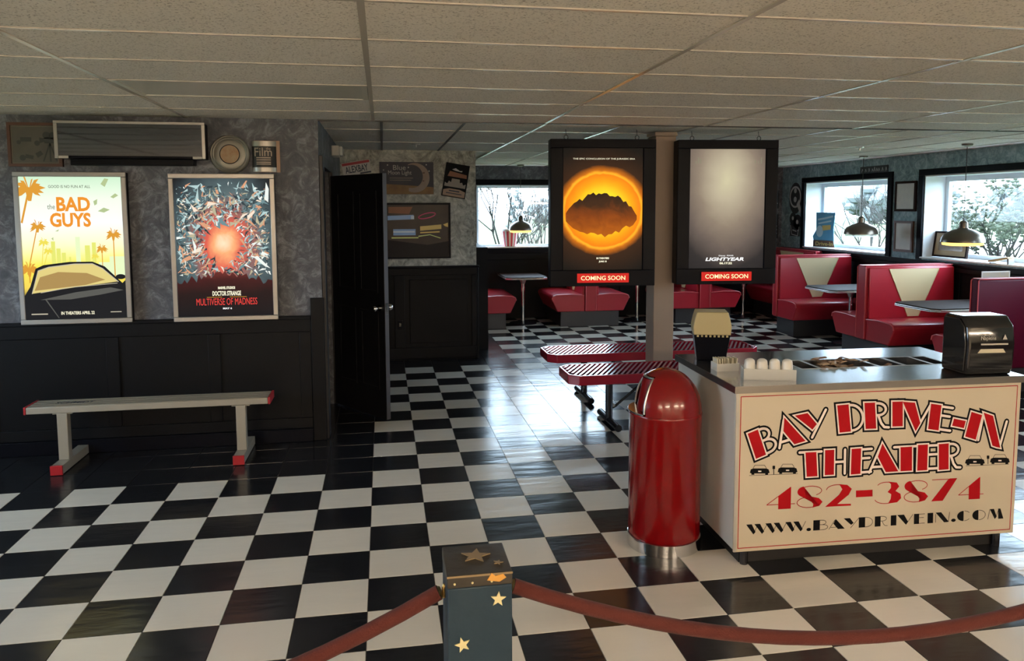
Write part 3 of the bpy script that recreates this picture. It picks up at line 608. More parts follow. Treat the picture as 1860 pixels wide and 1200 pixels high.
def packet(u, v, z, kind, label, grp, a, b_, c_):
    if kind not in pm:
        m_ = MB(); L_, H_ = .045, .026; m_.add([(-L_/2, -H_/2, 0), (L_/2, -H_/2, 0), (L_/2, H_/2, 0), (-L_/2, H_/2, 0), (-L_/3, -H_/3.4, .006), (L_/3, -H_/3.4, .006), (L_/3, H_/3.4, .006), (-L_/3, H_/3.4, .006)], [(3, 2, 1, 0), (4, 5, 6, 7), (0, 1, 5, 4), (1, 2, 6, 5), (2, 3, 7, 6), (3, 0, 4, 7)])
        o = m_.build('condiment_packet', kind); pm[kind] = o
    else: o = pm[kind].copy(); COL.objects.link(o)
    p = Vector(ct.location)+AX*u+Vector((-AX.y, AX.x, 0))*v; o.location = (p.x, p.y, z); o.rotation_euler = (a, b_, c_)
    tag(o, label, 'packet', grp)
for k in range(72):
    lay = k//18
    packet(R.uniform(.645, .895), R.uniform(.36, .49), .805+lay*.031+R.uniform(0, .01)+.006, ('packet_brown', 'packet_tan', 'packet_brown', 'packet_tan')[k % 4], 'brown and tan condiment packet heaped in the widest counter well' , 'packets heaped in the widest well', R.uniform(-.35, .35), R.uniform(-.35, .35), R.uniform(0, 6))
for k in range(8): packet(R.uniform(.975, 1.05), R.uniform(.36, .49), .805+k*.014, 'packet_dark' if k % 2 else 'packet_brown', 'dark condiment packet in the narrow well beside the heaped one', 'packets in the narrow well', R.uniform(-.3, .3), R.uniform(-.3, .3), R.uniform(0, 6))

# ============================================================ TRASH CAN
tc_ = thing('trash_can', (1.507, .735, 0), 'red dome-top trash can with chrome base beside the counter', 'trash can')
MB().lathe([(.0, .001), (.188, .001), (.188, .06), (.184, .062), (0, .062)], 40).build('base_band', 'chrome', tc_, smooth=True)
MB().lathe([(.176, .0625), (.182, .064), (.184, .075), (.184, .69), (.186, .693), (.186, .703), (.1835, .706)], 40).build('body', 'red_gloss', tc_, smooth=True)
dome = [(.1835*math.cos(t), .7065+.2185*math.sin(t)) for t in [PI/2*k/14 for k in range(15)]]
N_ = 48; bm_ = MB(); c0 = math.radians(171); hw_ = math.radians(44)
def inopen(a, z): 
    dd = abs((a-c0+PI) % (2*PI)-PI); return dd < hw_ and .712 < z < .885
vs = [(r*math.cos(2*PI*i/N_), r*math.sin(2*PI*i/N_), z) for r, z in dome for i in range(N_)]
fs = []
for j in range(14):
    for i in range(N_):
        if inopen(2*PI*(i+.5)/N_, (dome[j][1]+dome[j+1][1])/2): continue
        fs.append((j*N_+i, j*N_+(i+1) % N_, (j+1)*N_+(i+1) % N_, (j+1)*N_+i))
bm_.add(vs, fs).build('dome_lid', 'red_gloss', tc_, smooth=True)
# opening trim, flap and lip
def dpt(a, z, k=1.0):
    s = max(-1, min(1, (z-.7065)/.2185)); r = .1835*math.sqrt(max(0, 1-s*s))*k; return (r*math.cos(a), r*math.sin(a), z)
a0, a1 = c0-hw_, c0+hw_
edge = [dpt(a0, .716+(.882-.716)*k/8, 1.005) for k in range(9)]+[dpt(a0+(a1-a0)*k/8, .884, 1.005) for k in range(9)]+[dpt(a1, .882-(.882-.716)*k/8, 1.005) for k in range(9)]
MB().tube(edge, .006, 8).build('opening_trim', 'chrome_dull', tc_, smooth=True)
fl_ = MB(); n = 8
fv = [(*[q*.80 for q in dpt(a0+(a1-a0)*k/n, .72)[:2]], .715) for k in range(n+1)]+[(dpt(a0+(a1-a0)*k/n, .87)[0]*.95, dpt(a0+(a1-a0)*k/n, .87)[1]*.95, .878) for k in range(n+1)]
fl_.add(fv, [(k, k+1, n+2+k, n+1+k) for k in range(n)]).build('swing_flap', 'red_dark', tc_, smooth=True)
lip = [(.192*math.cos(a0+(a1-a0)*k/12), .192*math.sin(a0+(a1-a0)*k/12)) for k in range(13)]
MB().prism(lip, .7065, .716, 'z').build('chrome_lip', 'chrome', tc_, bevel=.002)

# ============================================================ ROPE POST AND ROPES
def star(cx, cy, r, a=0, k=.42): return [(cx+(r if i % 2 == 0 else r*k)*math.sin(a+PI*i/5), cy+(r if i % 2 == 0 else r*k)*math.cos(a+PI*i/5)) for i in range(10)]
def rope_post(loc, label):
    t = thing('rope_post', loc, label, 'post', group='rope barrier posts'); h = .084
    quick('shaft', 'post_blue', t, (-h, -h-.004, 0, h, h+.004, .765), bevel=.004); quick('cap', 'post_top', t, (-h-.001, -h-.005, .7655, h+.001, h+.005, .80), bevel=.003)
    quick('edge_line', 'star_dim', t, (-h-.0015, -h-.0065, .794, h+.0015, -h-.0052, .799))
    for cx, cz, r, a, mt in ((.047, .728, .021, .1, 'star'), (-.047, .613, .021, -.25, 'star'), (.03, .47, .021, .3, 'star'), (-.03, .3, .021, .1, 'star')):
        MB().prism(star(cx, cz, r, a), -h-.0075, -h-.0042, 'y').build('star', mt, t)
    MB().prism(star(.0, .015, .042, .2), .8003, .803, 'z').build('star', 'star_dim', t)
    MB().prism(star(.055, -.035, .014, .4), .8003, .8025, 'z').build('star', 'star_dim', t)
    b = MB(); b.prism([(.018, .782), (.05, .776), (.068, .786), (.06, .796), (.04, .792), (.03, .8)], -h-.0085, -h-.0057, 'y'); b.build('gold_leaf_patch', 'gold', t)
    for cx in (-.066, -.02, .03): MB().cyl((cx, -h-.0045, .778), (cx, -h-.0075, .778), .003, n=8).build('tack', 'star', t)
    for s in (-1, 1): MB().tube([(s*h, 0, .735), (s*(h+.003), 0, .728), (s*(h+.003), 0, .70)], .006, 8).build('hook_plate', 'brass', t)
    return t
rope_post((.327, -.98, 0), 'dark blue wooden rope post with gold stars in the foreground')
rope_post((2.93, -.98, 0), 'dark blue wooden rope post with gold stars right of the frame'); rope_post((-2.28, -.98, 0), 'dark blue wooden rope post with gold stars left of the frame')
def rope(x0, x1, zlow, label):
    t = thing('velvet_rope', ((x0+x1)/2, -.98, 0), label, 'rope'); L_ = (x1-x0)/2-.012
    pts = [(L_*(k/24*2-1), 0, zlow+(.715-zlow)*abs(k/24*2-1)**2.0) for k in range(25)]
    MB().tube(pts, .0205, 14).build('velvet_cord', 'velvet', t, smooth=True)
    for s in (0, -1):
        p = Vector(pts[s]); MB().cyl(p+Vector((.0006 if s else -.0006, 0, 0)), p+Vector((.006 if s else -.006, 0, .002)), .019, .014).build('end_ferrule', 'brass', t, smooth=True)
rope(.327+.088, 2.93-.088, .455, 'dark red velvet rope sagging in front of the counter'); rope(-2.28+.088, .327-.088, .40, 'dark red velvet rope dropping to the left of the star post')

# ============================================================ SEATING
# --- aluminium bench below the posters
al = thing('aluminium_bench', (-1.485, 2.655, 0), 'long aluminium bench with red end caps under the film posters', 'bench')
quick('seat_plank', 'alu_bench', al, (-.77, -.105, .385, .77, .105, .43), bevel=.004)
for k in range(4): quick('ridge', 'alu_bench', al, (-.768, -.09+k*.05, .4303, .768, -.06+k*.05, .4325))
for s in (-1, 1): quick('end_cap', 'red_cap', al, (s*.7705, -.107, .383, s*.785, .107, .434), bevel=.003)
for x in (-.555, .585):
    quick('leg', 'alu_bench', al, (x-.032, -.10, .065, x+.032, -.04, .3845), bevel=.003)
    f_ = quick('foot_bar', 'alu_bench', al, (x-.035, -.22, .005, x+.035, .24, .0645), bevel=.003)
    for s, y in ((-1, -.22), (1, .24)): quick('foot_cap', 'red_cap', f_, (x-.037, y, .003, x+.037, y+s*.015, .067), bevel=.002)
    quick('bracket', 'alu_bench', al, (x-.06, -.09, .375, x+.06, .09, .3848))
vs, fs = text2d('SCHMIDT', -.62, -.38, -.03, .02, .02)
MB().add([(u, v, .4332) for u, v in vs], fs).build('faded_lettering', 'plate_ink', al)
# --- red slatted benches
def slat_bench(loc, label):
    t = thing('slatted_bench', loc, label, 'bench', group='red slatted benches'); L_, D_, c_ = 1.0, .235, .075
    out = [(-L_+c_, -D_), (L_-c_, -D_), (L_, -D_+c_), (L_, D_-c_), (L_-c_, D_), (-L_+c_, D_), (-L_, D_-c_), (-L_, -D_+c_)]
    e = .022; inn = [(x*(1-e/L_), y*(1-e/D_)) for x, y in out]
    b = MB(); n = 8
    b.add([(x, y, .375) for x, y in out]+[(x, y, .45) for x, y in out]+[(x, y, .45) for x, y in inn]+[(x, y, .375) for x, y in inn],
          sum([[(i, (i+1) % n, n+(i+1) % n, n+i), (n+i, n+(i+1) % n, 2*n+(i+1) % n, 2*n+i), (2*n+i, 2*n+(i+1) % n, 3*n+(i+1) % n, 3*n+i), (3*n+i, 3*n+(i+1) % n, (i+1) % n, i)] for i in range(n)], []))
    b.build('rim', 'bench_red', t, bevel=.006)
    b = MB(); Di = D_-.02; x = -L_-.2
    def lim(y): return L_-.021-max(0, abs(y)-(D_-c_))*1.0
    k = 0
    while x < L_+.2:
        pts = []
        for y in [-Di+2*Di*i/10 for i in range(11)]:
            xx = x+(y+Di)*.55
            if -lim(y) < xx < lim(y)-.02: pts.append((xx, y))
        if len(pts) > 1: 
            p, q = pts[0], pts[-1]; b.prism([(p[0], p[1]), (p[0]+.019, p[1]), (q[0]+.019, q[1]), (q[0], q[1])], .4445, .4475, 'z')
        x += .043
    o = b.build('slats', 'slat', t); o['kind'] = 'stuff'
    quick('dark_gap_sheet', 'black_metal', t, (-.9, -.2, .376, .9, .2, .379))  # dark sheet added beneath so the gaps between slats look dark
    for s in (-1, 1):
        x = s*.62
        MB().cyl((x, 0, .04), (x, 0, .374), .030, n=14).build('leg', 'black_metal', t, smooth=True)
        MB().tube([(x, -.26, .03), (x, .26, .03)], .0285, 12).build('foot_tube', 'black_metal', t, smooth=True)
        quick('cross_plate', 'black_metal', t, (x-.035, -.16, .362, x+.035, .16, .3745))
        MB().tube([(x-s*.03, 0, .13), (x-s*.05, 0, .14), (x-s*.33, 0, .365)], .011, 8).build('brace', 'black_metal', t, smooth=True)
        MB().tube([(x-s*.035, -.012, .15), (x-s*.035, .012, .15)], .012, 8).build('bolt', 'chrome_dull', t)
    return t
slat_bench((2.49, 2.955, 0), 'nearer red slatted metal bench in front of the brown post'); slat_bench((2.51, 3.83, 0), 'farther red slatted metal bench behind the brown post')
# --- booths
def rnd(poly, r=.03): return poly
def booth_part(t, side, L_, piping=True):
    """seat + padded back front on one side (side=+1 faces local +y)"""
    s = side
    seat = [(s*.088, .225), (s*.50, .225), (s*.585, .40), (s*.588, .43), (s*.57, .462), (s*.52, .48), (s*.30, .485), (s*.088, .47)]
    o = MB().prism(seat, .0, L_, 'x').build('seat', 'red_vinyl', t, bevel=.012, seg=3)
    edge = [(-.002, s*.10, .462), (-.006, s*.30, .478), (-.006, s*.52, .472), (-.006, s*.572, .45), (-.004, s*.585, .41)]
    MB().tube(edge, .008, 8).build('piping', 'pip', o, smooth=True)
    pad = [(s*.0865, .47), (s*.125, .47), (s*.105, 1.045), (s*.088, 1.055)]
    MB().prism(pad, .015, L_-.005, 'x').build('back_pad', 'red_vinyl', t, bevel=.008)
    f = lambda x, z: (x, s*(.1255+(.47-z)*(.02/.575)+.0006), z)
    V = [(.235*L_, 1.035), (.81*L_, 1.035), (.575*L_, .49), (.455*L_, .49)]
    b = MB(); off = .004
    q0 = [f(*p) for p in V]; q1 = [(x, y+s*off, z) for x, y, z in q0]
    b.add(q0+q1, [(0, 1, 2, 3), (7, 6, 5, 4)]+[(i, (i+1) % 4, 4+(i+1) % 4, 4+i) for i in range(4)])
    o = b.build('cream_chevron', 'cream_vinyl', t, recalc=True)
    for i, j in ((0, 3), (1, 2)): MB().tube([q1[i], q1[j]], .005, 6).build('piping', 'cream_vinyl', o)
def booth(loc, rzv, label, L_=1.1, sides=(1, -1), backmat='red_vinyl', mirror=False):
    t = thing('diner_booth', loc, label, 'booth', rz=rzv, group='red vinyl diner booths')
    ys = [.088 if 1 in sides else .02, -.088 if -1 in sides else -.02]
    b = MB(); b.prism([(ys[1], .225), (ys[0], .225), (ys[0]-.012, 1.06), (ys[0]-.03, 1.075), (ys[1]+.03, 1.075), (ys[1]+.012, 1.06)], -.012, L_, 'x').build('back_shell', backmat, t, bevel=.012, seg=3)
    for y in ys: MB().tube([(-.014, y*.9, .24), (-.014, y*.85, 1.055), (0, y*.8, 1.072), (L_, y*.8, 1.074)], .006, 6).build('edge_piping', 'pip', t, smooth=True)
    for s in sides: booth_part(t, s, L_)
    lo = -.44 if -1 in sides else -.01; hi = .44 if 1 in sides else .01
    quick('plinth', 'plinth', t, (.05, lo, 0, L_, hi, .2245))
    return t
B = booth((5.50, 5.06, 0), 0, 'double red booth with the yellow-lit cream chevron back by the right wall')
booth((5.47, 7.02, 0), 0, 'single red booth with pale cream chevron near the corner window', sides=(-1,))
booth((5.50, 3.30, 0), 0, 'maroon booth seen from its plain rear at the right edge', sides=(1,), backmat='maroon_vinyl')
booth((3.08, 7.98, 0), PI/2, 'double red booth against the far wall below the orange poster', L_=1.02); booth((4.85, 7.98, 0), PI/2, 'double red booth against the far wall below the grey poster', L_=1.02)
booth((1.385, 7.98, 0), PI/2, 'red booth end showing beside the black half wall', L_=1.02, sides=(-1,)); booth((6.585, 7.75, 0), PI/2, 'red booth set in the far right corner, only its top showing', L_=1.22, sides=(1,))
def table(loc, L_, W_, rzv, label):
    t = thing('diner_table', loc, label, 'table', rz=rzv, group='diner tables'); c_ = .07; h = W_/2
    out = [(c_, -h), (L_, -h), (L_, h), (c_, h), (0, h-c_), (0, -h+c_)]
    inn = [(max(x, .004) if x < L_ else x, y*.99) for x, y in out]
    MB().prism(inn, .7185, .727, 'z').build('laminate_top', 'wood_dark', t)
    b = MB(); b.prism(out, .69, .718, 'z'); b.build('chrome_edge', 'chrome', t, bevel=.003)
    for z in (.697, .711): MB().tube([(L_, -h-.001, z), (c_, -h-.001, z), (-.001, -h+c_, z), (-.001, h-c_, z), (c_, h+.001, z), (L_, h+.001, z)], .003, 6).build('edge_rib', 'chrome_dull', t)
    MB().cyl((L_*.42, 0, .012), (L_*.42, 0, .689), .028, n=16).build('pedestal', 'chrome', t, smooth=True); MB().lathe([(.0, .03), (.05, .028), (.2, .012), (.21, .0), (0, 0)], 24, (L_*.42, 0, 0)).build('base_plate', 'black_metal', t, smooth=True)
    MB().cyl((L_*.42, 0, .60), (L_*.42, 0, .6895), .03, .06, n=16).build('collar', 'chrome_dull', t, smooth=True)
    return t
table((5.46, 4.15, 0), 1.13, .68, 0, 'chrome-edged table between the maroon booth and the double booth'); table((5.46, 5.94, 0), 1.13, .68, 0, 'chrome-edged table behind the double booth by the right wall')
table((2.16, 8.12, 0), .88, .62, PI/2, 'chrome-edged pedestal table under the far window'); table((3.96, 8.12, 0), .88, .62, PI/2, 'chrome-edged pedestal table between the two far double booths'); table((5.72, 8.12, 0), .88, .62, PI/2, 'chrome-edged pedestal table by the far corner booth')
# --- pendant lamps
M('shade_in', (.7, .62, .45), .4)
def pendant(loc, zr, dia, label, lit):
    t = thing('pendant_lamp', (loc[0], loc[1], zr), label, 'lamp', group='pendant lamps'); r = dia/2; top = CZ-.004-zr
    MB().lathe([(r, .0), (r*1.0, .008), (r*.97, .045), (r*.86, .085), (r*.55, .125), (r*.28, .142), (r*.22, .15), (r*.20, .205), (r*.10, .225), (.004, .23)], 30).build('shade', 'lamp_shade', t, smooth=True)
    MB().lathe([(r*.985, .002), (r*.95, .043), (r*.84, .08), (r*.5, .118), (.02, .13)], 30).build('shade_lining', 'shade_in', t, smooth=True)
    MB().lathe([(r*.93, .001), (r*.91, -.026), (r*.7, -.034), (0, -.036)], 30).build('glass_lens', E('lens_lit', (1, .60, .12), 2.9).name if lit else 'clear_plastic', t, smooth=True)
    MB().sphere((0, 0, .045), .03, 12, 8).build('bulb', E('bulb_on', (1, .62, .2), 130).name if lit else 'lens', t, smooth=True)
    MB().cyl((0, 0, .075), (0, 0, .12), .018, n=10).build('socket', 'plastic_grey', t)
    MB().cyl((0, 0, .228), (0, 0, top-.02), .004, n=6).build('cord', 'cord', t)
    MB().lathe([(0, top), (.055, top), (.05, top-.015), (.012, top-.028), (0, top-.028)], 18).build('canopy', 'lamp_shade', t, smooth=True)
pendant((6.06, 4.2), 1.367, .42, 'metal pendant lamp glowing yellow in front of the nearer window', True); pendant((6.15, 6.1), 1.39, .41, 'unlit metal pendant lamp before the corner window', False)
pendant((2.15, 8.6), 1.40, .36, 'metal pendant lamp over the far window table', True)
# ceiling bits
t = thing('sprinkler', (.437, 4.98, CZ), 'small chrome sprinkler disc on the ceiling before the partition', 'sprinkler'); MB().lathe([(0, -.001), (.045, -.001), (.04, -.01), (.012, -.014), (0, -.014)], 18).build('escutcheon', 'alu', t, smooth=True); MB().cyl((0, 0, -.014), (0, 0, -.035), .009, n=8).build('head', 'alu', t)
t = thing('sprinkler', (5.2, 4.75, CZ), 'small sprinkler disc on the ceiling left of the pendant canopies', 'sprinkler'); MB().lathe([(0, -.001), (.045, -.001), (.04, -.01), (.012, -.014), (0, -.014)], 18).build('escutcheon', 'alu', t, smooth=True); MB().cyl((0, 0, -.014), (0, 0, -.035), .009, n=8).build('head', 'alu', t)

# ============================================================ POSTERS
def gradmat(name, stops, strength=1.0, radial=None, noise=None):
    """backlit print: colour over the sheet (generated coords), v up or radial from a centre"""
    mt, t, n, L, b = nt(name); tc = n.new('ShaderNodeTexCoord'); sp = n.new('ShaderNodeSeparateXYZ'); L.new(tc.outputs['Generated'], sp.inputs[0])
    if radial:
        cx, cz, sx, sz = radial; sub = n.new('ShaderNodeVectorMath'); sub.operation = 'SUBTRACT'; sub.inputs[1].default_value = (cx, 0, cz); L.new(tc.outputs['Generated'], sub.inputs[0])
        ml = n.new('ShaderNodeVectorMath'); ml.operation = 'MULTIPLY'; ml.inputs[1].default_value = (sx, 0, sz); L.new(sub.outputs[0], ml.inputs[0])
        ln = n.new('ShaderNodeVectorMath'); ln.operation = 'LENGTH'; L.new(ml.outputs[0], ln.inputs[0]); fac = ln.outputs['Value']
    else: fac = sp.outputs['Z']
    if noise:
        nz = n.new('ShaderNodeTexNoise'); nz.inputs['Scale'].default_value = noise[0]; nz.inputs['Detail'].default_value = 6; nz.inputs['Distortion'].default_value = 1.0; L.new(tc.outputs['Object'], nz.inputs['Vector'])
        ma = n.new('ShaderNodeMath'); ma.operation = 'MULTIPLY_ADD'; ma.inputs[1].default_value = noise[1]; L.new(nz.outputs['Fac'], ma.inputs[0])
        sb = n.new('ShaderNodeMath'); sb.operation = 'SUBTRACT'; sb.inputs[1].default_value = noise[1]/2; L.new(fac, sb.inputs[0]); L.new(sb.outputs[0], ma.inputs[2]); fac = ma.outputs[0]
    r = ramp(n, stops); L.new(fac, r.inputs[0]); L.new(r.outputs[0], b.inputs['Emission Color']); b.inputs['Emission Strength'].default_value = strength*.70
    b.inputs['Base Color'].default_value = (.006, .006, .006, 1); b.inputs['Roughness'].default_value = .3; b.inputs['Specular IOR Level'].default_value = .06
    return mt
def wall_poster(x0, x1, z0, z1, label):
    t = thing('film_poster', ((x0+x1)/2, YW-.001, z0), label, 'poster', group='lit wall posters'); w, h, f = (x1-x0)/2, z1-z0, .034
    quick('backing', 'black_trim', t, (-w+.004, -.05, .004, w-.004, 0, h-.004))
    for q in ((-w, -.066, 0, w, -.0505, f), (-w, -.066, h-f, w, -.0505, h), (-w, -.066, f+.0003, -w+f, -.0505, h-f-.0003), (w-f, -.066, f+.0003, w, -.0505, h-f-.0003)): quick('frame_rail', 'frame_silver', t, q, bevel=.004)
    return t, w-f, f, h-f
# poster one: sunny palms, skyline and a dark car
t, hw2, zb, zt = wall_poster(-2.389, -1.667, .94, 1.997, 'lit film poster with palm trees, orange title and a dark car')
gradmat('sunny_print', [(0, (.02, .02, .025)), (.13, (.05, .045, .04)), (.22, (.9, .66, .10)), (.38, (1.0, .86, .10)), (.52, (1.0, 1.0, .6)), (.68, (1, 1, .95)), (.85, (.9, 1, .82)), (1, (.62, .86, .62))], 1.0, noise=(3, .05))
pp = quick('print', 'sunny_print', t, (-hw2, -.055, zb, hw2, -.052, zt))
W2, H2 = 2*hw2, zt-zb
pr = Print(pp, lambda u, v, h: (-hw2+u*W2, -.055-h, zb+v*H2))
E('ink_orange', (.85, .30, .03)); E('ink_palm', (.72, .33, .04)); E('ink_gold', (.85, .72, .10)); E('ink_city', (.78, .80, .18)); E('ink_dark', (.012, .012, .014)); E('ink_grey', (.10, .10, .09)); E('ink_green', (.45, .55, .28)); E('ink_cream', (1, .95, .7)); E('ink_white', (1, 1, 1)); E('ink_text', (.14, .17, .12)); E('ink_haze', (.80, .92, .55)); E('ink_chrome', (.55, .5, .38)); E('ink_interior', (.75, .62, .22)); E('ink_brown', (.42, .27, .09))
pr.each('skyline', 'ink_city', [rect(.28, .32, .35, .55), rect(.33, .37, .35, .50), rect(.38, .42, .35, .47), rect(.45, .47, .35, .44), rect(.61, .66, .35, .52), rect(.68, .72, .35, .54)])
pr.each('skyline', 'ink_haze', [rect(.52, .565, .35, .58), rect(.74, 1.0, .30, .40), rect(.85, 1.0, .30, .44)])
def palm(u, v, s, lean, mat, base):
    q = [seg((u+lean, base), (u, v), .012*s/.1)]
    for k in range(13):
        a = PI*(-.15+1.3*k/12); L_ = s*(.8+.35*((k*7) % 5)/5); e = (u+L_*math.cos(a)*.95, v+L_*math.sin(a)*.62-.02*abs(math.cos(a)))
        q.append([(u, v-.008), (u+(e[0]-u)*.55, v+(e[1]-v)*.55+s*.13), e, (u+(e[0]-u)*.5, v+(e[1]-v)*.5-s*.10)])
    q.append([(u-s*.28, v+s*.05), (u+s*.28, v+s*.05), (u+s*.10, v-s*.55), (u-s*.10, v-s*.55)])
    pr.polys('palm', mat, q)
palm(.10, .92, .16, -.09, 'ink_palm', .68); palm(.16, .66, .085, -.12, 'ink_palm', .32); palm(.21, .55, .06, -.03, 'ink_gold', .36); palm(.25, .49, .055, -.06, 'ink_gold', .34); palm(.90, .60, .085, .0, 'ink_palm', .30); palm(.78, .50, .065, .0, 'ink_palm', .32); palm(.71, .45, .045, 0, 'ink_gold', .33); palm(.06, .36, .1, 0, 'ink_palm', .26)
pr.each('banknote', 'ink_green', [[(.80, .95), (.84, .99), (.88, .985), (.84, .93)], [(.89, .86), (.94, .885), (.97, .87), (.92, .85)], [(.72, .83), (.76, .845), (.755, .81), (.73, .80)], [(.76, .76), (.82, .785), (.88, .77), (.82, .75)], [(.33, .62), (.37, .635), (.36, .62)], [(.29, .57), (.31, .58), (.31, .555)]])
pr.polys('car_body', 'ink_dark', [[(.0, .17), (.06, .235), (.12, .36), (.2, .385), (.45, .405), (.68, .405), (.8, .37), (.97, .25), (1.0, .27), (1.0, 0), (0, 0)], disc(.955, .295, .05, .018)])
pr.polys('windscreen', 'ink_interior', [[(.075, .185), (.145, .345), (.25, .37), (.5, .39), (.68, .39), (.78, .355), (.93, .26), (.6, .235)]])
pr.polys('cabin_shade', 'ink_brown', [[(.10, .205), (.16, .30), (.34, .335), (.62, .325), (.80, .275), (.6, .24)]])
pr.polys('dash', 'ink_dark', [[(.07, .18), (.5, .225), (.93, .262), (.9, .245), (.5, .20), (.1, .165)]])
pr.polys('windscreen_trim', 'ink_chrome', stroke([(.075, .185), (.145, .345), (.25, .37), (.5, .39), (.68, .39), (.78, .355), (.93, .26)], .006)+stroke([(.16, .19), (.45, .225), (.92, .25)], .004))
pr.polys('hood_highlight', 'ink_grey', [[(.15, .14), (.5, .19), (.85, .22), (.98, .2), (.75, .17), (.45, .14)], [(.2, .14), (.215, .14), (.33, .01), (.32, .01)]])
pr.text('tagline', 'ink_text', 'GOOD IS NO FUN AT ALL', .29, .70, .922, .942, .01)
pr.text('title', 'ink_text', 'the', .27, .345, .775, .81, .0)
pr.text('title', 'ink_orange', 'BAD', .36, .69, .76, .86, .035); pr.text('title', 'ink_orange', 'GUYS', .29, .69, .65, .75, .035)
pr.text('release_line', 'ink_cream', 'IN THEATERS APRIL 22', .35, .68, .032, .055, .03); pr.polys('credit_mark', 'ink_chrome', [rect(.06, .22, .036, .044), rect(.84, .95, .042, .048)])
# poster two: burst of glass shards round a fiery glow
t, hw2, zb, zt = wall_poster(-1.391, -.669, .932, 1.989, 'lit film poster with a red glow among flying glass shards')
gradmat('shard_print', [(0, (1, .85, .6)), (.13, (1, .45, .2)), (.26, (.75, .12, .08)), (.40, (.35, .12, .10)), (.55, (.10, .15, .16)), (.8, (.04, .06, .07)), (1, (.006, .006, .008))], 1.0, radial=(.5, .53, 1.35, 1.55), noise=(7, .25))
pp = quick('print', 'shard_print', t, (-hw2, -.055, zb, hw2, -.052, zt)); W2, H2 = 2*hw2, zt-zb
pr = Print(pp, lambda u, v, h: (-hw2+u*W2, -.055-h, zb+v*H2), .0004)
for nm, c_ in (('sh_a', (.45, .62, .62)), ('sh_b', (.16, .27, .29)), ('sh_c', (.85, .9, .85)), ('sh_d', (.7, .35, .2)), ('sh_e', (.03, .05, .06)), ('sh_f', (.5, .45, .3)), ('sh_g', (.9, .75, .6))): E(nm, c_)
rs = random.Random(11); lay = {k: [] for k in 'abcdefg'}
for k in range(1500):
    u, v = rs.uniform(.02, .98), rs.uniform(.30, .97); a = math.atan2((v-.53)/.68, u-.5); d_ = math.hypot(u-.5, (v-.53)/.68)
    if d_ < .20 or rs.random() > 1.25-1.5*abs(d_-.38)-.4*(v < .42) or (v > .9 and rs.random() < .6): continue
    s = rs.uniform(.006, .026)*(2.0 if rs.random() < .12 else 1); th = a+rs.choice((0, 0, 1.2, -1.2))+rs.uniform(-.5, .5); el = rs.uniform(1, 2.6)
    P_ = []
    for kk in range(rs.choice((3, 3, 4))):
        ph = 2*PI*kk/3.4+rs.uniform(-.5, .5); x_, y_ = s*el*math.cos(ph), s*.6*math.sin(ph); P_.append((min(.99, max(.01, u+x_*math.cos(th)-y_*math.sin(th))), min(.985, max(.01, v+(x_*math.sin(th)+y_*math.cos(th))*.68))))
    lay[rs.choice('aaabbbbbbccdddeeeeeeeffg')].append(P_)
for k in 'ebfadgc': pr.polys('glass_shards', 'sh_'+k, lay[k])['kind'] = 'stuff'
gradmat('smoke_print', [(0, (.008, .008, .010)), (.5, (.02, .009, .009)), (.8, (.06, .012, .012)), (1, (.16, .03, .025))], 1.0, noise=(6, .3))
E('title_red', (.85, .06, .05)); pr.polys('dark_foreground', 'smoke_print', [[(0, 0), (1, 0)]+[(1-k/40, .235+.075*math.sin(PI*k/40)+rs.uniform(-.03, .03)) for k in range(41)]])
pr.text('studio_line', 'ink_cream', 'MARVEL STUDIOS', .42, .60, .198, .218, .05); pr.text('title', 'ink_cream', 'DOCTOR STRANGE', .36, .66, .15, .185, .03); pr.polys('rule', 'ink_palm', [rect(.3, .46, .139, .142), rect(.54, .72, .139, .142)])
pr.text('title', 'title_red', 'MULTIVERSE OF MADNESS', .19, .83, .082, .132, .0); pr.text('release_line', 'ink_white', 'MAY 6', .465, .56, .05, .064, .04)
# hanging light boxes
def lightbox(fl_, fr_, z0, z1, label):
    a, b_ = Vector((*fl_, 0)), Vector((*fr_, 0)); w = (b_-a).length/2; mid = (a+b_)/2
    t = thing('poster_light_box', (mid.x, mid.y, z0), label, 'poster', rz=math.atan2(b_.y-a.y, b_.x-a.x), group='hanging poster light boxes'); h = z1-z0
    plan = [(-w, 0), (w, 0), (w, .13), (-w, .13)]
    MB().prism(plan, .0, h, 'z').build('case', 'black_trim', t, bevel=.006)
    px0, px1, pz0, pz1 = -w+.108, w-.108, .135, h-.075
    for q in ((-w, -.018, 0, w, -.0005, pz0-.004), (-w, -.018, pz1+.004, w, -.0005, h), (-w, -.018, pz0-.0038, px0-.004, -.0005, pz1+.0038), (px1+.004, -.018, pz0-.0038, w, -.0005, pz1+.0038)): quick('door_rail', 'black_trim', t, q, bevel=.004)
    for s in (-1, 1):
        x = s*(w-.14); b = MB(); top = CZ-.004-z0
        b.tube([(x+.016*math.cos(2*PI*k/12), .07, h+.02+.018*math.sin(2*PI*k/12)) for k in range(13)], .003, 6); b.tube([(x, .07, h+.036), (x, .09, top)], .0025, 6); b.build('hanger', 'black_metal', t)
    sg = quick('coming_soon_sign', E('sign_red', (.62, .022, .015), 1.0).name, t, (-.215, -.030, .03, .215, -.0185, .105)); vs, fs = text2d('COMING SOON', -.185, .185, .05, .086, .012)
    MB().add([(u, -.0306, v) for u, v in vs], fs).build('lettering', E('sign_letter', (1, .80, .42), 1.4).name, sg)
    return t, px0, px1, pz0, pz1
t, a0_, a1_, b0_, b1_ = lightbox((1.443, 3.235), (2.312, 3.16), 1.095, 2.295, 'hanging light box with a glowing orange disc poster')
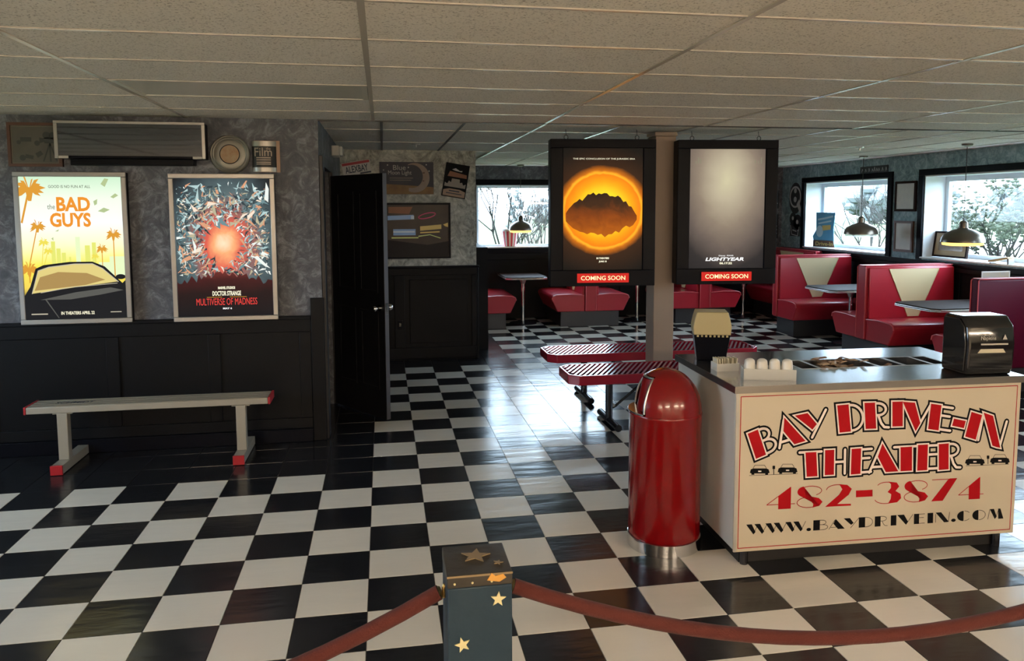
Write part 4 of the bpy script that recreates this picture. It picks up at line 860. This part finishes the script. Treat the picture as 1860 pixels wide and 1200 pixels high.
gradmat('disc_print', [(0, (1, .86, .10)), (.26, (1, .66, .02)), (.42, (1, .36, .005)), (.535, (.85, .20, .004)), (.56, (1, .42, .02)), (.60, (.5, .13, .006)), (.68, (.035, .014, .006)), (1, (.006, .005, .004))], 1.15, radial=(.5, .49, 1.13, 1.81), noise=(9, .05))
pp = quick('print', 'disc_print', t, (a0_, -.005, b0_, a1_, -.001, b1_)); PW, PH = a1_-a0_, b1_-b0_
pr = Print(pp, lambda u, v, h: (a0_+u*PW, -.005-h, b0_+v*PH))
gradmat('rock_print', [(0, (.5, .12, .005)), (.45, (.24, .05, .004)), (.75, (.05, .018, .006)), (1, (.02, .01, .006))], 1.0, noise=(9, .5))
rk = random.Random(5); topl = [(.03+.9*k/26, .46+.17*max(0, math.sin(PI*k/26))**.8+rk.uniform(-.012, .022)) for k in range(27)]; botl = [(.93-.9*k/20, .40-.12*math.sin(PI*k/20)+rk.uniform(-.02, .02)) for k in range(21)]
pr.polys('dark_rock_mass', 'rock_print', [topl+botl])
pr.text('tagline', 'ink_cream', 'THE EPIC CONCLUSION OF THE JURASSIC ERA', .12, .90, .905, .922, .005); pr.text('release_line', 'ink_cream', 'IN THEATERS', .42, .58, .088, .103, .05); pr.text('release_line', 'ink_cream', 'JUNE 10', .45, .55, .058, .076, .05)
t, a0_, a1_, b0_, b1_ = lightbox((2.532, 3.235), (3.385, 3.145), 1.09, 2.30, 'hanging light box with a misty grey brown poster')
gradmat('mist_print', [(0, (.62, .56, .36)), (.16, (.50, .43, .30)), (.36, (.27, .21, .155)), (.55, (.13, .10, .085)), (.70, (.03, .026, .026)), (1, (.01, .01, .012))], 1.0, radial=(.5, .74, .9, .95), noise=(5, .10))
pp = quick('print', 'mist_print', t, (a0_, -.005, b0_, a1_, -.001, b1_)); PW, PH = a1_-a0_, b1_-b0_
pr = Print(pp, lambda u, v, h: (a0_+u*PW, -.005-h, b0_+v*PH))
E('mist_far', (.24, .23, .15)); pr.each('distant_form', 'mist_far', [rect(x, x+.012, .88, .90+.02*((i*3) % 4)/2) for i, x in enumerate((.07, .1, .13, .86, .9, .94))])
pr.text('studio_line', 'ink_white', 'Disney  PIXAR', .40, .60, .098, .112, .02); vs, fs = text2d('LIGHTYEAR', .22, .74, .062, .092, .04); pr.h += .0006
MB().add([pr.f(u+(v-.062)*.55, v, pr.h) for u, v in vs], fs).build('title', 'ink_white', pp); pr.text('release_line', 'ink_cream', '06.17.22', .41, .58, .033, .052, .05)

# ============================================================ THINGS ON THE WALLS
def wprint(t, y, step=.0006): return Print(t, lambda u, v, h: (u, y-h, v), step)
t = thing('framed_picture', (-2.25, YW-.001, 2.033), 'framed faded still life picture with a movie camera on tripod', 'picture')
quick('backing', 'wood_dark', t, (-.17, -.02, 0, .17, 0, .30)); M('print_faded', (.11, .105, .08), .4, var=(9, (.05, .05, .045)))
for q in ((-.17, -.03, 0, .17, -.0205, .02), (-.17, -.03, .28, .17, -.0205, .30), (-.17, -.03, .0203, -.15, -.0205, .2797), (.15, -.03, .0203, .17, -.0205, .2797)): quick('frame_rail', 'wood_frame', t, q)
o = quick('print', 'print_faded', t, (-.149, -.0225, .0205, .149, -.0206, .2795)); M('ink_shadow', (.035, .036, .034), .5); M('ink_warm', (.16, .13, .09), .5); pr = wprint(o, -.0225)
pr.polys('border_line', 'ink_warm', [rect(-.146, .146, .272, .275), rect(-.146, .146, .024, .027), rect(-.146, -.143, .027, .272), rect(.143, .146, .027, .272)])
pr.polys('camera_on_tripod', 'ink_shadow', [rect(.06, .125, .16, .20), disc(.075, .215, .024), disc(.115, .213, .024), [(.03, .16), (.06, .17), (.06, .19), (.03, .20)], seg((.095, .16), (.05, .035), .01), seg((.095, .16), (.095, .035), .01), seg((.095, .16), (.135, .04), .01)])
pr.each('prop', 'ink_shadow', [rect(-.09, -.02, .17, .20), [(.0, .09), (.035, .11), (.05, .085), (.015, .06)], [(-.06, .085), (-.01, .075), (-.015, .05), (-.065, .06)], disc(-.08, .06, .02), disc(-.1, .165, .014), disc(.015, .16, .018)])
t = thing('air_conditioner', (-1.60, YW-.001, 2.035), 'wall air conditioner with dark mirrored front and silver frame', 'air conditioner')
quick('body', 'black_trim', t, (-.475, -.13, .05, .475, 0, .30), bevel=.006); quick('mirror_front', 'mirror_black', t, (-.462, -.136, .068, .462, -.1305, .284))
for q in ((-.485, -.142, .285, .485, -.1365, .303), (-.485, -.142, .05, -.463, -.1305, .2845), (.463, -.142, .05, .485, -.1305, .2845)): quick('frame_rail', 'frame_silver', t, q, bevel=.002)
for s in (-1, 1): quick('lower_corner', 'plastic_grey', t, (s*.46, -.142, .05, s*.40, -.1365, .067))
quick('outlet', 'black_paint', t, (-.40, -.11, .006, .40, -.03, .0495), bevel=.004)
for k in range(3): quick('louver', 'black_trim', t, (-.39, -.118+.004*k, .012+k*.012, .39, -.1105, .017+k*.012))
t = thing('film_can', (-.973, YW-.001, 2.128), 'round grey film reel can with small picture label on the wall', 'film can')
def ywheel(b, prof, n=36):   # lathe about local -y
    k0 = len(b.v); tmp = MB().lathe(prof, n); b.add([(x, -z, y) for x, y, z in tmp.v], [f[::-1] for f in tmp.f]); return b
ywheel(MB(), [(0, 0), (.133, 0), (.137, .006), (.137, .030), (.131, .036), (.124, .032), (.116, .036), (.108, .032), (.10, .036), (.07, .034), (0, .034)]).build('can', 'can_metal', t, smooth=True)
ywheel(MB(), [(0, .0345), (.066, .0345), (.066, .0365), (0, .0365)]).build('label_disc', 'can_label', t); ywheel(MB(), [(.064, .0368), (.070, .0368), (.070, .0385), (.064, .0385)]).build('label_ring', 'black_trim', t)
t = thing('film_tin', (-.738, YW-.001, 2.0), 'half-round tin with black label lettered Film on top of a poster', 'tin')
quick('board', 'tan_board', t, (-.07, -.015, .002, .108, 0, .228)); 
half = [(.085*math.cos(PI+PI*k/16), .05*math.sin(PI+PI*k/16)-.0155) for k in range(17)]
MB().prism(half, .004, .036, 'z').build('bottom_band', 'tin', t); MB().prism([(x*.99, y) for x, y in half], .0363, .186, 'z').build('label_band', 'tin_black', t); MB().prism(half, .1863, .222, 'z').build('top_band', 'tin', t)
def curved(vs, fs, nm):
    MB().add([(u, -.0162-.0500*math.sqrt(max(0, 1-(u/.0855)**2)), v) for u, v in vs], fs).build(nm, 'tin_text', t)
for body, x0, x1, z0, z1 in (('Film', -.062, .058, .115, .175), ('the', .02, .05, .16, .178)): curved(*text2d(body, x0, x1, z0, z1, .0), 'lettering')
for z in (.10, .085, .068, .055): curved([(-.05+i*.02, z+dz) for i in range(6) for dz in (0, .007)], [(2*i, 2*i+2, 2*i+3, 2*i+1) for i in range(5)], 'small_print')
t = thing('emergency_light', (XS+.0008, 4.55, 2.27), 'small twin-lens emergency light box high on the side wall', 'light'); quick('housing', 'plastic_grey', t, (0, -.11, -.05, .07, .11, .05), bevel=.01); quick('lens_cover', 'lens', t, (.0705, -.10, -.042, .10, .10, .042), bevel=.012)
def psign(name, x, z, rot, label, cat): 
    t = thing(name, (x, YP-.001, z), label, cat); t.rotation_euler = (0, rot, 0); return t
t = psign('license_plate', -.18, 2.185, -.17, 'white and red number plate reading ALEXBAY above the door', 'plate'); quick('plate', 'plate_white', t, (-.155, -.006, -.075, .155, 0, .075), bevel=.003); pr = wprint(t, -.0062); pr.polys('red_band', 'plate_red', [rect(-.15, .15, .042, .07)]); pr.polys('blue_band', 'plate_ink', [rect(.03, .15, -.072, -.055)]); pr.text('lettering', 'plate_ink', 'ALEXBAY', -.125, .125, -.045, .03, .02)
t = psign('moonlight_sign', .37, 2.075, .0, 'dark painted sign with a crescent moon and Blue Moon Light lettering', 'sign'); quick('board', 'sign_navy', t, (-.30, -.015, -.18, .30, 0, .18)); pr = wprint(t, -.0152)
M('moon', (.36, .31, .27), .5, var=(8, (.30, .19, .13))); pr.polys('warm_ground', 'sign_orange', [[(-.298, -.178), (.298, -.178), (.298, -.10), (.1, -.085), (-.298, -.06)]])
cr = [(.09+.165*math.cos(a), .005+.165*math.sin(a)) for a in [math.radians(115-230*k/24) for k in range(25)]]; ci = [(.055+.125*math.cos(a), .02+.13*math.sin(a)) for a in [math.radians(-105+215*k/24) for k in range(25)]]
b = MB(); pr.h += .0006; b.add([pr.f(u, v, pr.h) for u, v in cr]+[pr.f(u, v, pr.h) for u, v in ci[::-1]], [(i, i+1, 26+i, 25+i) for i in range(24)]); b.build('crescent_moon', 'moon', t)
pr.each('star', 'plate_white', [disc(x, z, .008, n=8) for x, z in ((-.21, .145), (.02, .12), (.22, .15), (.25, .08), (-.255, .09))])
pr.each('moon_face', 'wood_frame', [disc(.19, .06, .014, .008, n=10), disc(.185, -.03, .012, .006, n=10)])
pr.text('lettering', 'plate_white', 'Blue', -.15, -.01, .09, .145, -.0); pr.text('lettering', 'plate_white', 'Moon Light', -.205, .055, .025, .085, .0); pr.polys('small_print', 'sign_cream', [rect(-.19, .07, -.002, .004), rect(-.19, .05, -.025, -.020)])
t = psign('movie_sign', .92, 2.048, .165, 'tilted black sign with an orange banner and pale skyline shape', 'sign'); quick('board', 'print_black', t, (-.135, -.012, -.19, .135, 0, .19)); pr = wprint(t, -.0122)
pr.polys('lower_panel', 'tan_board', [[(-.125, -.18), (.125, -.18), (.125, -.115), (.06, -.095), (-.06, -.095), (-.125, -.115)]]); M('sign_rust', (.28, .11, .05), .5); pr.polys('banner', 'sign_rust', [[(-.1, .04), (.12, .04), (.115, .08), (-.08, .10)]])
pr.polys('skyline', 'sign_cream', [[(-.12, -.075), (-.12, -.03), (-.09, -.045), (-.075, -.01), (-.05, -.025), (-.045, .02), (.045, .02), (.05, -.02), (.075, -.01), (.09, -.04), (.12, -.025), (.12, -.075)]]); pr.polys('white_streak', 'plate_white', [[(-.06, .12), (-.02, .14), (.03, .115), (.06, .12), (.055, .105), (-.02, .11)]]); pr.polys('small_print', 'plate_ink', [rect(-.06, .06, -.125, -.113), rect(-.09, .09, -.152, -.143)])
t = psign('framed_poster', .49, 1.485, 0, 'black framed glossy picture of a neon-lit night street', 'picture'); quick('backing', 'black_trim', t, (-.365, -.02, -.315, .365, 0, .315))
for q in ((-.365, -.03, -.315, .365, -.0205, -.293), (-.365, -.03, .293, .365, -.0205, .315), (-.365, -.03, -.2927, -.343, -.0205, .2927), (.343, -.03, -.2927, .365, -.0205, .2927)): quick('frame_rail', 'black_trim', t, q)
M('night_print', (.035, .025, .03), .3, spec=.15, var=(4, (.10, .075, .05))); o = quick('print', 'night_print', t, (-.342, -.024, -.292, .342, -.0206, .292)); pr = wprint(o, -.0242)
for nm, c_ in (('neon_pink', (.85, .05, .22)), ('neon_blue', (.22, .42, .75)), ('neon_lime', (.62, .72, .22)), ('neon_gold', (.75, .52, .12)), ('neon_pale', (.6, .75, .9))): M(nm, c_, .3)
M('neon_shadow', (.015, .012, .014), .4, spec=.15); pr.polys('dark_street', 'neon_shadow', [[(-.34, -.29), (.34, -.29), (.34, -.12), (.1, -.16), (-.34, -.1)]])
pr.polys('red_awning', 'sign_rust', [[(-.33, .27), (-.06, .27), (-.1, .19), (-.33, .2)]]); pr.polys('neon_ellipse', 'neon_pink', stroke([(.10+.095*math.cos(2*PI*k/20), .17+.028*math.sin(2*PI*k/20)+.02*math.cos(2*PI*k/20)) for k in range(21)], .012)); pr.polys('blue_sign', 'neon_blue', [[(-.34, .12), (-.06, .13), (-.05, .18), (-.34, .17)], rect(-.28, -.03, -.05, .02)]); pr.polys('pale_strip', 'neon_pale', [rect(-.28, -.04, -.02, .0), rect(-.08, -.045, .13, .17)])
pr.polys('lime_strip', 'neon_lime', [rect(-.30, .0, -.085, -.07), [(.0, -.07), (.13, -.05), (.25, -.09), (.25, -.08), (.13, -.04), (0, -.055)]]); pr.polys('gold_front', 'neon_gold', [[(.02, .0), (.26, .02), (.26, .07), (.02, .05)], [(.02, -.03), (.24, -.02), (.24, -.005), (.02, -.015)], [(.28, .07), (.335, .09), (.335, .04), (.3, .05)]])
t = thing('light_switch', (.27, YP-.031, .42), 'black cover plate low on the partition wainscot', 'switch'); quick('plate', 'black_trim', t, (-.03, -.008, -.05, .03, 0, .05), bevel=.003); quick('toggle', 'black_metal', t, (-.012, -.012, -.02, .012, -.0085, .02))
# right wall
def rthing(name, y, z, label, cat, x=XR-.001): return thing(name, (x, y, z), label, cat)
def rframe(y0, y1, z0, z1, fr, mat_in, label, tilt=0.0, x=XR-.001, fw=.03, matw=.0):
    t = rthing('framed_picture', (y0+y1)/2, z0, label, 'picture', x); h = (y1-y0)/2; H_ = z1-z0; t.rotation_euler = (0, tilt, 0)
    quick('backing', fr, t, (-.015, -h+.002, .002, 0, h-.002, H_-.002))
    for q in ((-.028, -h, 0, -.0155, h, fw), (-.028, -h, H_-fw, -.0155, h, H_), (-.028, -h, fw+.0003, -.0155, -h+fw, H_-fw-.0003), (-.028, h-fw, fw+.0003, -.0155, h, H_-fw-.0003)): quick('frame_rail', fr, t, q)
    if matw: quick('mount', 'mat_tan', t, (-.0185, -h+fw+.0004, fw+.0004, -.0155, h-fw-.0004, H_-fw-.0004)); quick('print', mat_in, t, (-.0195, -h+fw+matw, fw+matw, -.0186, h-fw-matw, H_-fw-matw))
    else: quick('print', mat_in, t, (-.0185, -h+fw+.0004, fw+.0004, -.0155, h-fw-.0004, H_-fw-.0004))
    return t
M('glass_glare', (.60, .66, .67), .08, coat=.6, var=(14, (.78, .8, .76))); M('glazed_brown', (.18, .11, .07), .2, coat=.4, var=(18, (.35, .24, .15)))  # the pale grey paints in light reflected by the picture glass
rframe(5.715, 6.115, 1.68, 2.062, 'wood_dark', 'glass_glare', 'dark framed glass picture, upper of the two between the windows'); rframe(5.745, 6.105, 1.165, 1.56, 'wood_frame', 'glass_glare', 'brown framed glass picture, lower of the two between the windows')
rframe(5.0, 5.57, 1.128, 1.44, 'wood_dark', 'glazed_brown', 'framed picture with tan mount leaning on the window sill', .12, 6.80, .022, .06)
t = rthing('wall_plaque', 6.6, 2.24, 'narrow dark plaque with pale script above the corner window', 'sign'); quick('board', 'mural_dark', t, (-.012, -.30, -.042, 0, .30, .048)); rp = random.Random(3)
b = MB(); x = .26
while x > -.27:
    hh = rp.uniform(.02, .045)
    for q in stroke([(x, -.025), (x-.012, hh-.01), (x-.03, -.02)], .007): b.poly([(-.0126, u, v) for u, v in q])
    x -= rp.choice((.045, .05, .075))
b.build('script_lettering', 'mural_white', t)
t = thing('cardboard_sign', (6.79, 7.98, 1.1252), 'tall blue cardboard sign with gold lettered foot in the corner window', 'sign', rz=.25)
M('sign_blue', (.03, .17, .33), .5, var=(5, (.10, .33, .45))); M('sign_gold', (.5, .36, .1), .5); M('sign_pale', (.35, .5, .55), .5)
f2 = lambda pts, x0, x1: MB().prism(pts, x0, x1, 'x')
f2([(-.19, .02), (.20, .02), (.24, .16), (.17, .26), (.18, .53), (-.20, .53), (-.17, .28)], -.004, .004).build('board', 'sign_blue', t)
f2([(-.21, .0), (.22, .0), (.22, .1), (-.18, .1)], -.012, -.0045).build('title_band', 'wood_frame', t)
b = MB(); b.poly([(-.0048, u, v) for u, v in ((-.12, .27), (.05, .25), (.05, .33), (-.12, .34))]); b.build('yellow_patch', 'sign_gold', t)
b = MB(); [b.poly([(-.0048, u, v) for u, v in q]) for q in stroke([(-.15, .47), (.0, .44), (.13, .42)], .03)+stroke([(-.12, .4), (.12, .36)], .025)+[disc(.1, .24, .07, .09)]]; b.build('pale_streaks', 'sign_pale', t)
vs, fs = text2d('Drive-In', -.17, .18, .02, .08, .02); MB().add([(-.0125, -u, v) for u, v in vs], fs).build('lettering', 'sign_gold', t)
t = thing('desk_sign', (6.64, 4.31, 1.1255), 'small tilted brown block propped on the window sill', 'sign', rz=.15); f2([(-.13, .0), (.10, .0), (.13, .03), (.02, .075), (-.11, .02)], -.05, .05)
MB().add([(-.05, .13, .012), (.05, .13, .012), (.05, -.10, .06), (-.05, -.10, .06), (-.05, .13, .032), (.05, .13, .032), (.05, -.10, .08), (-.05, -.10, .08)], [(3, 2, 1, 0), (4, 5, 6, 7), (0, 1, 5, 4), (1, 2, 6, 5), (2, 3, 7, 6), (3, 0, 4, 7)]).build('block', 'box_tan', t, bevel=.003); quick('prop', 'steel_edge', t, (-.04, -.11, 0, .04, -.09, .06)); quick('front_foot', 'steel_edge', t, (-.04, .10, 0, .04, .12, .011))
t = thing('menu_card', (6.1, 3.78, .7275), 'pale blue and orange menu card standing on the table behind the maroon booth', 'menu'); M('menu_print', (.35, .45, .62), .4, var=(9, (.75, .55, .25)))
M('menu_white', (.8, .8, .8), .4); quick('card', 'menu_white', t, (-.16, -.004, .0, .16, .004, .37)); quick('print', 'menu_print', t, (-.148, -.0055, .012, .148, -.0042, .358)); quick('holder_foot', 'clear_plastic', t, (-.16, -.035, 0, .16, -.0056, .006))
# popcorn bucket in the far window
t = thing('popcorn_bucket', (2.06, YF+.06, 1.1352), 'red and white striped popcorn bucket on the far window sill', 'bucket')
N2 = 24; tmp = MB().lathe([(.10, 0), (.132, .22), (.134, .27)], N2); M('bucket_white', (.75, .72, .70), .5); M('bucket_red', (.6, .05, .08), .5)
MB().lathe([(0, .002), (.099, .002), (.131, .22), (.133, .27), (.126, .27), (.094, .01), (0, .01)], N2).build('shell', 'bucket_white', t, smooth=True)
for k in range(0, N2, 2):
    a0, a1 = 2*PI*k/N2, 2*PI*(k+1)/N2
    MB().add([(.1005*math.cos(a0), .1005*math.sin(a0), .004), (.1005*math.cos(a1), .1005*math.sin(a1), .004), (.1345*math.cos(a1), .1345*math.sin(a1), .24), (.1345*math.cos(a0), .1345*math.sin(a0), .24)], [(0, 1, 2, 3)]).build('stripe', 'bucket_red', t)
# painted film motifs in the far right corner
def mural(name, label, origin, axis, shapes):
    t = thing(name, origin, label, 'mural'); k = 0
    for nm, mat, polys in shapes:
        k += 1; b = MB()
        for q in polys:
            if axis == 'y': b.prism(q, -.003-k*.0015, -.0015-k*.0015 if k > 1 else 0, 'y')
            else: b.prism([(-u, v) for u, v in q], -.003-k*.0015, -.0015-k*.0015 if k > 1 else 0, 'x')
        b.build(nm, mat, t)
ring = lambda cx, cz, r, w: stroke([(cx+r*math.cos(2*PI*k/20), cz+r*math.sin(2*PI*k/20)) for k in range(21)], w, False)
mural('wall_cutout', 'black and white reel cut-out left of the corner window', (XR-.001, 8.62, 1.88), 'x', [('plate', 'mural_dark', [disc(0, 0, .19, .25)]), ('rim', 'mural_white', ring(0, .02, .16, .03)), ('holes', 'mural_white', [disc(.0, .12, .04), disc(.0, -.02, .045)]), ('strip', 'mural_white', [[(.05, -.1), (.12, -.02), (.19, -.2), (.16, -.24)]])])
mural('wall_cutout', 'black and white projector cut-out under the reel by the corner window', (XR-.001, 8.62, 1.47), 'x', [('plate', 'mural_dark', [disc(-.06, .08, .10), disc(.08, .03, .12), rect(-.14, .16, -.2, .0)]), ('hub', 'mural_white', [disc(-.06, .09, .03), disc(.08, .03, .035)]), ('outline', 'mural_white', stroke([(-.12, -.03), (-.08, -.17), (.1, -.19), (.14, -.05)], .014)+stroke([(-.05, -.1), (.06, -.12)], .02))])
mural('wall_cutout', 'black and white camera cut-out on the far wall beside the grey poster box', (6.42, YF-.001, 1.86), 'y', [('plate', 'mural_dark', [[(-.17, -.22), (.17, -.14), (.17, .1), (.02, .26), (-.17, .16)]]), ('body', 'mural_white', [[(-.13, -.06), (.06, -.02), (.06, .1), (-.03, .13), (-.13, .08)]]), ('lines', 'mural_white', stroke([(-.15, -.16), (.14, -.06)], .02)+stroke([(-.12, .14), (.04, .2)], .025)), ('lens', 'mural_dark', [disc(-.03, -.0, .035, n=14)])])
mural('wall_cutout', 'black clapperboard cut-out low on the far wall beside the grey poster box', (6.42, YF-.001, 1.42), 'y', [('plate', 'mural_dark', [rect(-.17, .17, -.2, .2)]), ('stripes', 'mural_white', [[(-.15, .12), (-.05, .14), (-.03, .18), (-.13, .16)], [(.02, .14), (.12, .16), (.14, .19), (.04, .18)], rect(-.15, -.03, .07, .1), rect(.02, .14, .08, .11)]), ('lines', 'mural_white', [rect(-.15, .15, .0, .008), rect(-.15, .15, -.06, -.052), rect(-.15, .15, -.12, -.112), rect(-.02, -.012, -.12, .0)])])

# ============================================================ OUTSIDE
struct(MB().box(-70, -60, -.5, 120, 140, -.35).build('ground', 'grass'), 'open lawn and fields outside the windows', 'ground')
struct(MB().box(-70, 30, -.349, 120, 37, -.335).build('lane', 'asphalt'), 'pale gravel lane crossing the lawn', 'lane')
struct(MB().box(24, -60, -.3485, 30, 29, -.335).build('road', 'asphalt'), 'pale road beyond the right windows', 'road')
def blob_tree(x, y, h, r, mat, label, seed, conifer=False):
    rr = random.Random(seed); t = thing('tree', (x, y, -.36), label, 'tree', group='trees outside')
    MB().cyl((0, 0, 0), (0, 0, h*.55), r*.08, r*.04, 7).build('trunk', 'bark', t)
    b = MB()
    for k in range(120 if not conifer else 70):
        if conifer: z = rr.uniform(.12, 1); q = (1-z)*r+.08; a = rr.uniform(0, 6.28); d_ = q*math.sqrt(rr.random()); p = (d_*math.cos(a), d_*math.sin(a), z*h); s = r*.22*(1.2-z*.8)
        else:
            u = Vector((rr.gauss(0, 1), rr.gauss(0, 1), rr.gauss(0, 1))).normalized()*rr.uniform(.45, 1); p = (u.x*r, u.y*r, h*.6+u.z*h*.4); s = r*rr.uniform(.10, .24)
        b.sphere(p, s, 6, 4, (1, 1, rr.uniform(.6, 1)))
    b.build('crown', mat, t, smooth=True)
k = 0
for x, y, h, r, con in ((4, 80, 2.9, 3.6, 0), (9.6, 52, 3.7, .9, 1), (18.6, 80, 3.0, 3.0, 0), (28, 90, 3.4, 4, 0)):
    blob_tree(x, y, h, r, 'leaf_haze', ['round far tree on the skyline left of the conifer', 'dark pointed conifer standing out through the far window', 'round far tree on the skyline just right of the conifer', 'round far tree on the skyline farthest right of the conifer'][k], 20+k, con); k += 1
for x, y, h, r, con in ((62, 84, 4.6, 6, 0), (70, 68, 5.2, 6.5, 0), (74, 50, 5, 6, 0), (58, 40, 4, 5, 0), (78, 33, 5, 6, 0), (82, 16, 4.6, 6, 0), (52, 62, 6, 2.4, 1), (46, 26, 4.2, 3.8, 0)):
    blob_tree(x, y, h, r, 'leaf_haze', 'pale far tree on the skyline beyond the right wall windows', 50+k, con); k += 1
def shrub(x, y, h, n, label, seed, spread=.35, buds=0):
    rr = random.Random(seed); t = thing('bare_shrub', (x, y, -.36), label, 'shrub', group='bare shrubs outside'); b = MB(); lf = MB()
    def grow(p, d_, L_, r, dep):
        q = p+d_*L_; m_ = (p+q)/2+Vector((rr.gauss(0, 1), rr.gauss(0, 1), 0))*L_*.05
        b.tube([p, m_, q], [r, r*.85, r*.7], 4, False)
        if buds and dep < 2:
            for _ in range(buds):
                c_ = p+(q-p)*rr.random()+Vector((rr.gauss(0, .05), rr.gauss(0, .05), rr.gauss(0, .05))); lf.sphere(c_, rr.uniform(.02, .045), 5, 3, (1, 1, .6))
        if dep:
            for _ in range(rr.choice((2, 3))):
                e = (d_+Vector((rr.gauss(0, spread), rr.gauss(0, spread), rr.gauss(.12, spread*.6)))).normalized(); grow(p+(q-p)*rr.uniform(.6, 1), e, L_*rr.uniform(.6, .85), r*.62, dep-1)
    for _ in range(n):
        grow(Vector((rr.gauss(0, .12), rr.gauss(0, .12), 0)), Vector((rr.gauss(0, .35), rr.gauss(0, .35), 1)).normalized(), h*.34, h*.010, 4)
    b.build('branches', 'bark', t)
    if buds: lf.build('buds', 'leaf_bud', t)
shrub(2.15, 11.4, 3.7, 5, 'tangle of bare shrub stems at the left of the far window', 1); shrub(3.4, 15.0, 3.2, 4, 'smaller bare shrub beside the popcorn bucket in the far window', 2)
shrub(10.5, 11.5, 3.0, 5, 'bare branching shrub behind the corner window', 3, .4); shrub(9.2, 9.2, 1.9, 6, 'low bare shrub under the corner window lamp', 4, .4); shrub(12.5, 13, 3.6, 3, 'tall thin bare tree behind the corner window sign', 6, .35)
shrub(9.6, 7.4, 3.0, 7, 'budding shrub with speckled leaves at the edge of the nearer window', 5, .42, 5)
t = thing('power_line', (0, 0, 0), 'thin power line strung beyond the right wall windows', 'wire'); MB().tube([(40, 0, 6.6), (41, 25, 6.0), (42, 60, 6.4)], .02, 5).build('cable', 'cord', t)
for y in (0, 60): MB().cyl((40+y/30, y, -.35), (40+y/30, y, 7), .14, .10, 8).build('pole', 'bark', t)
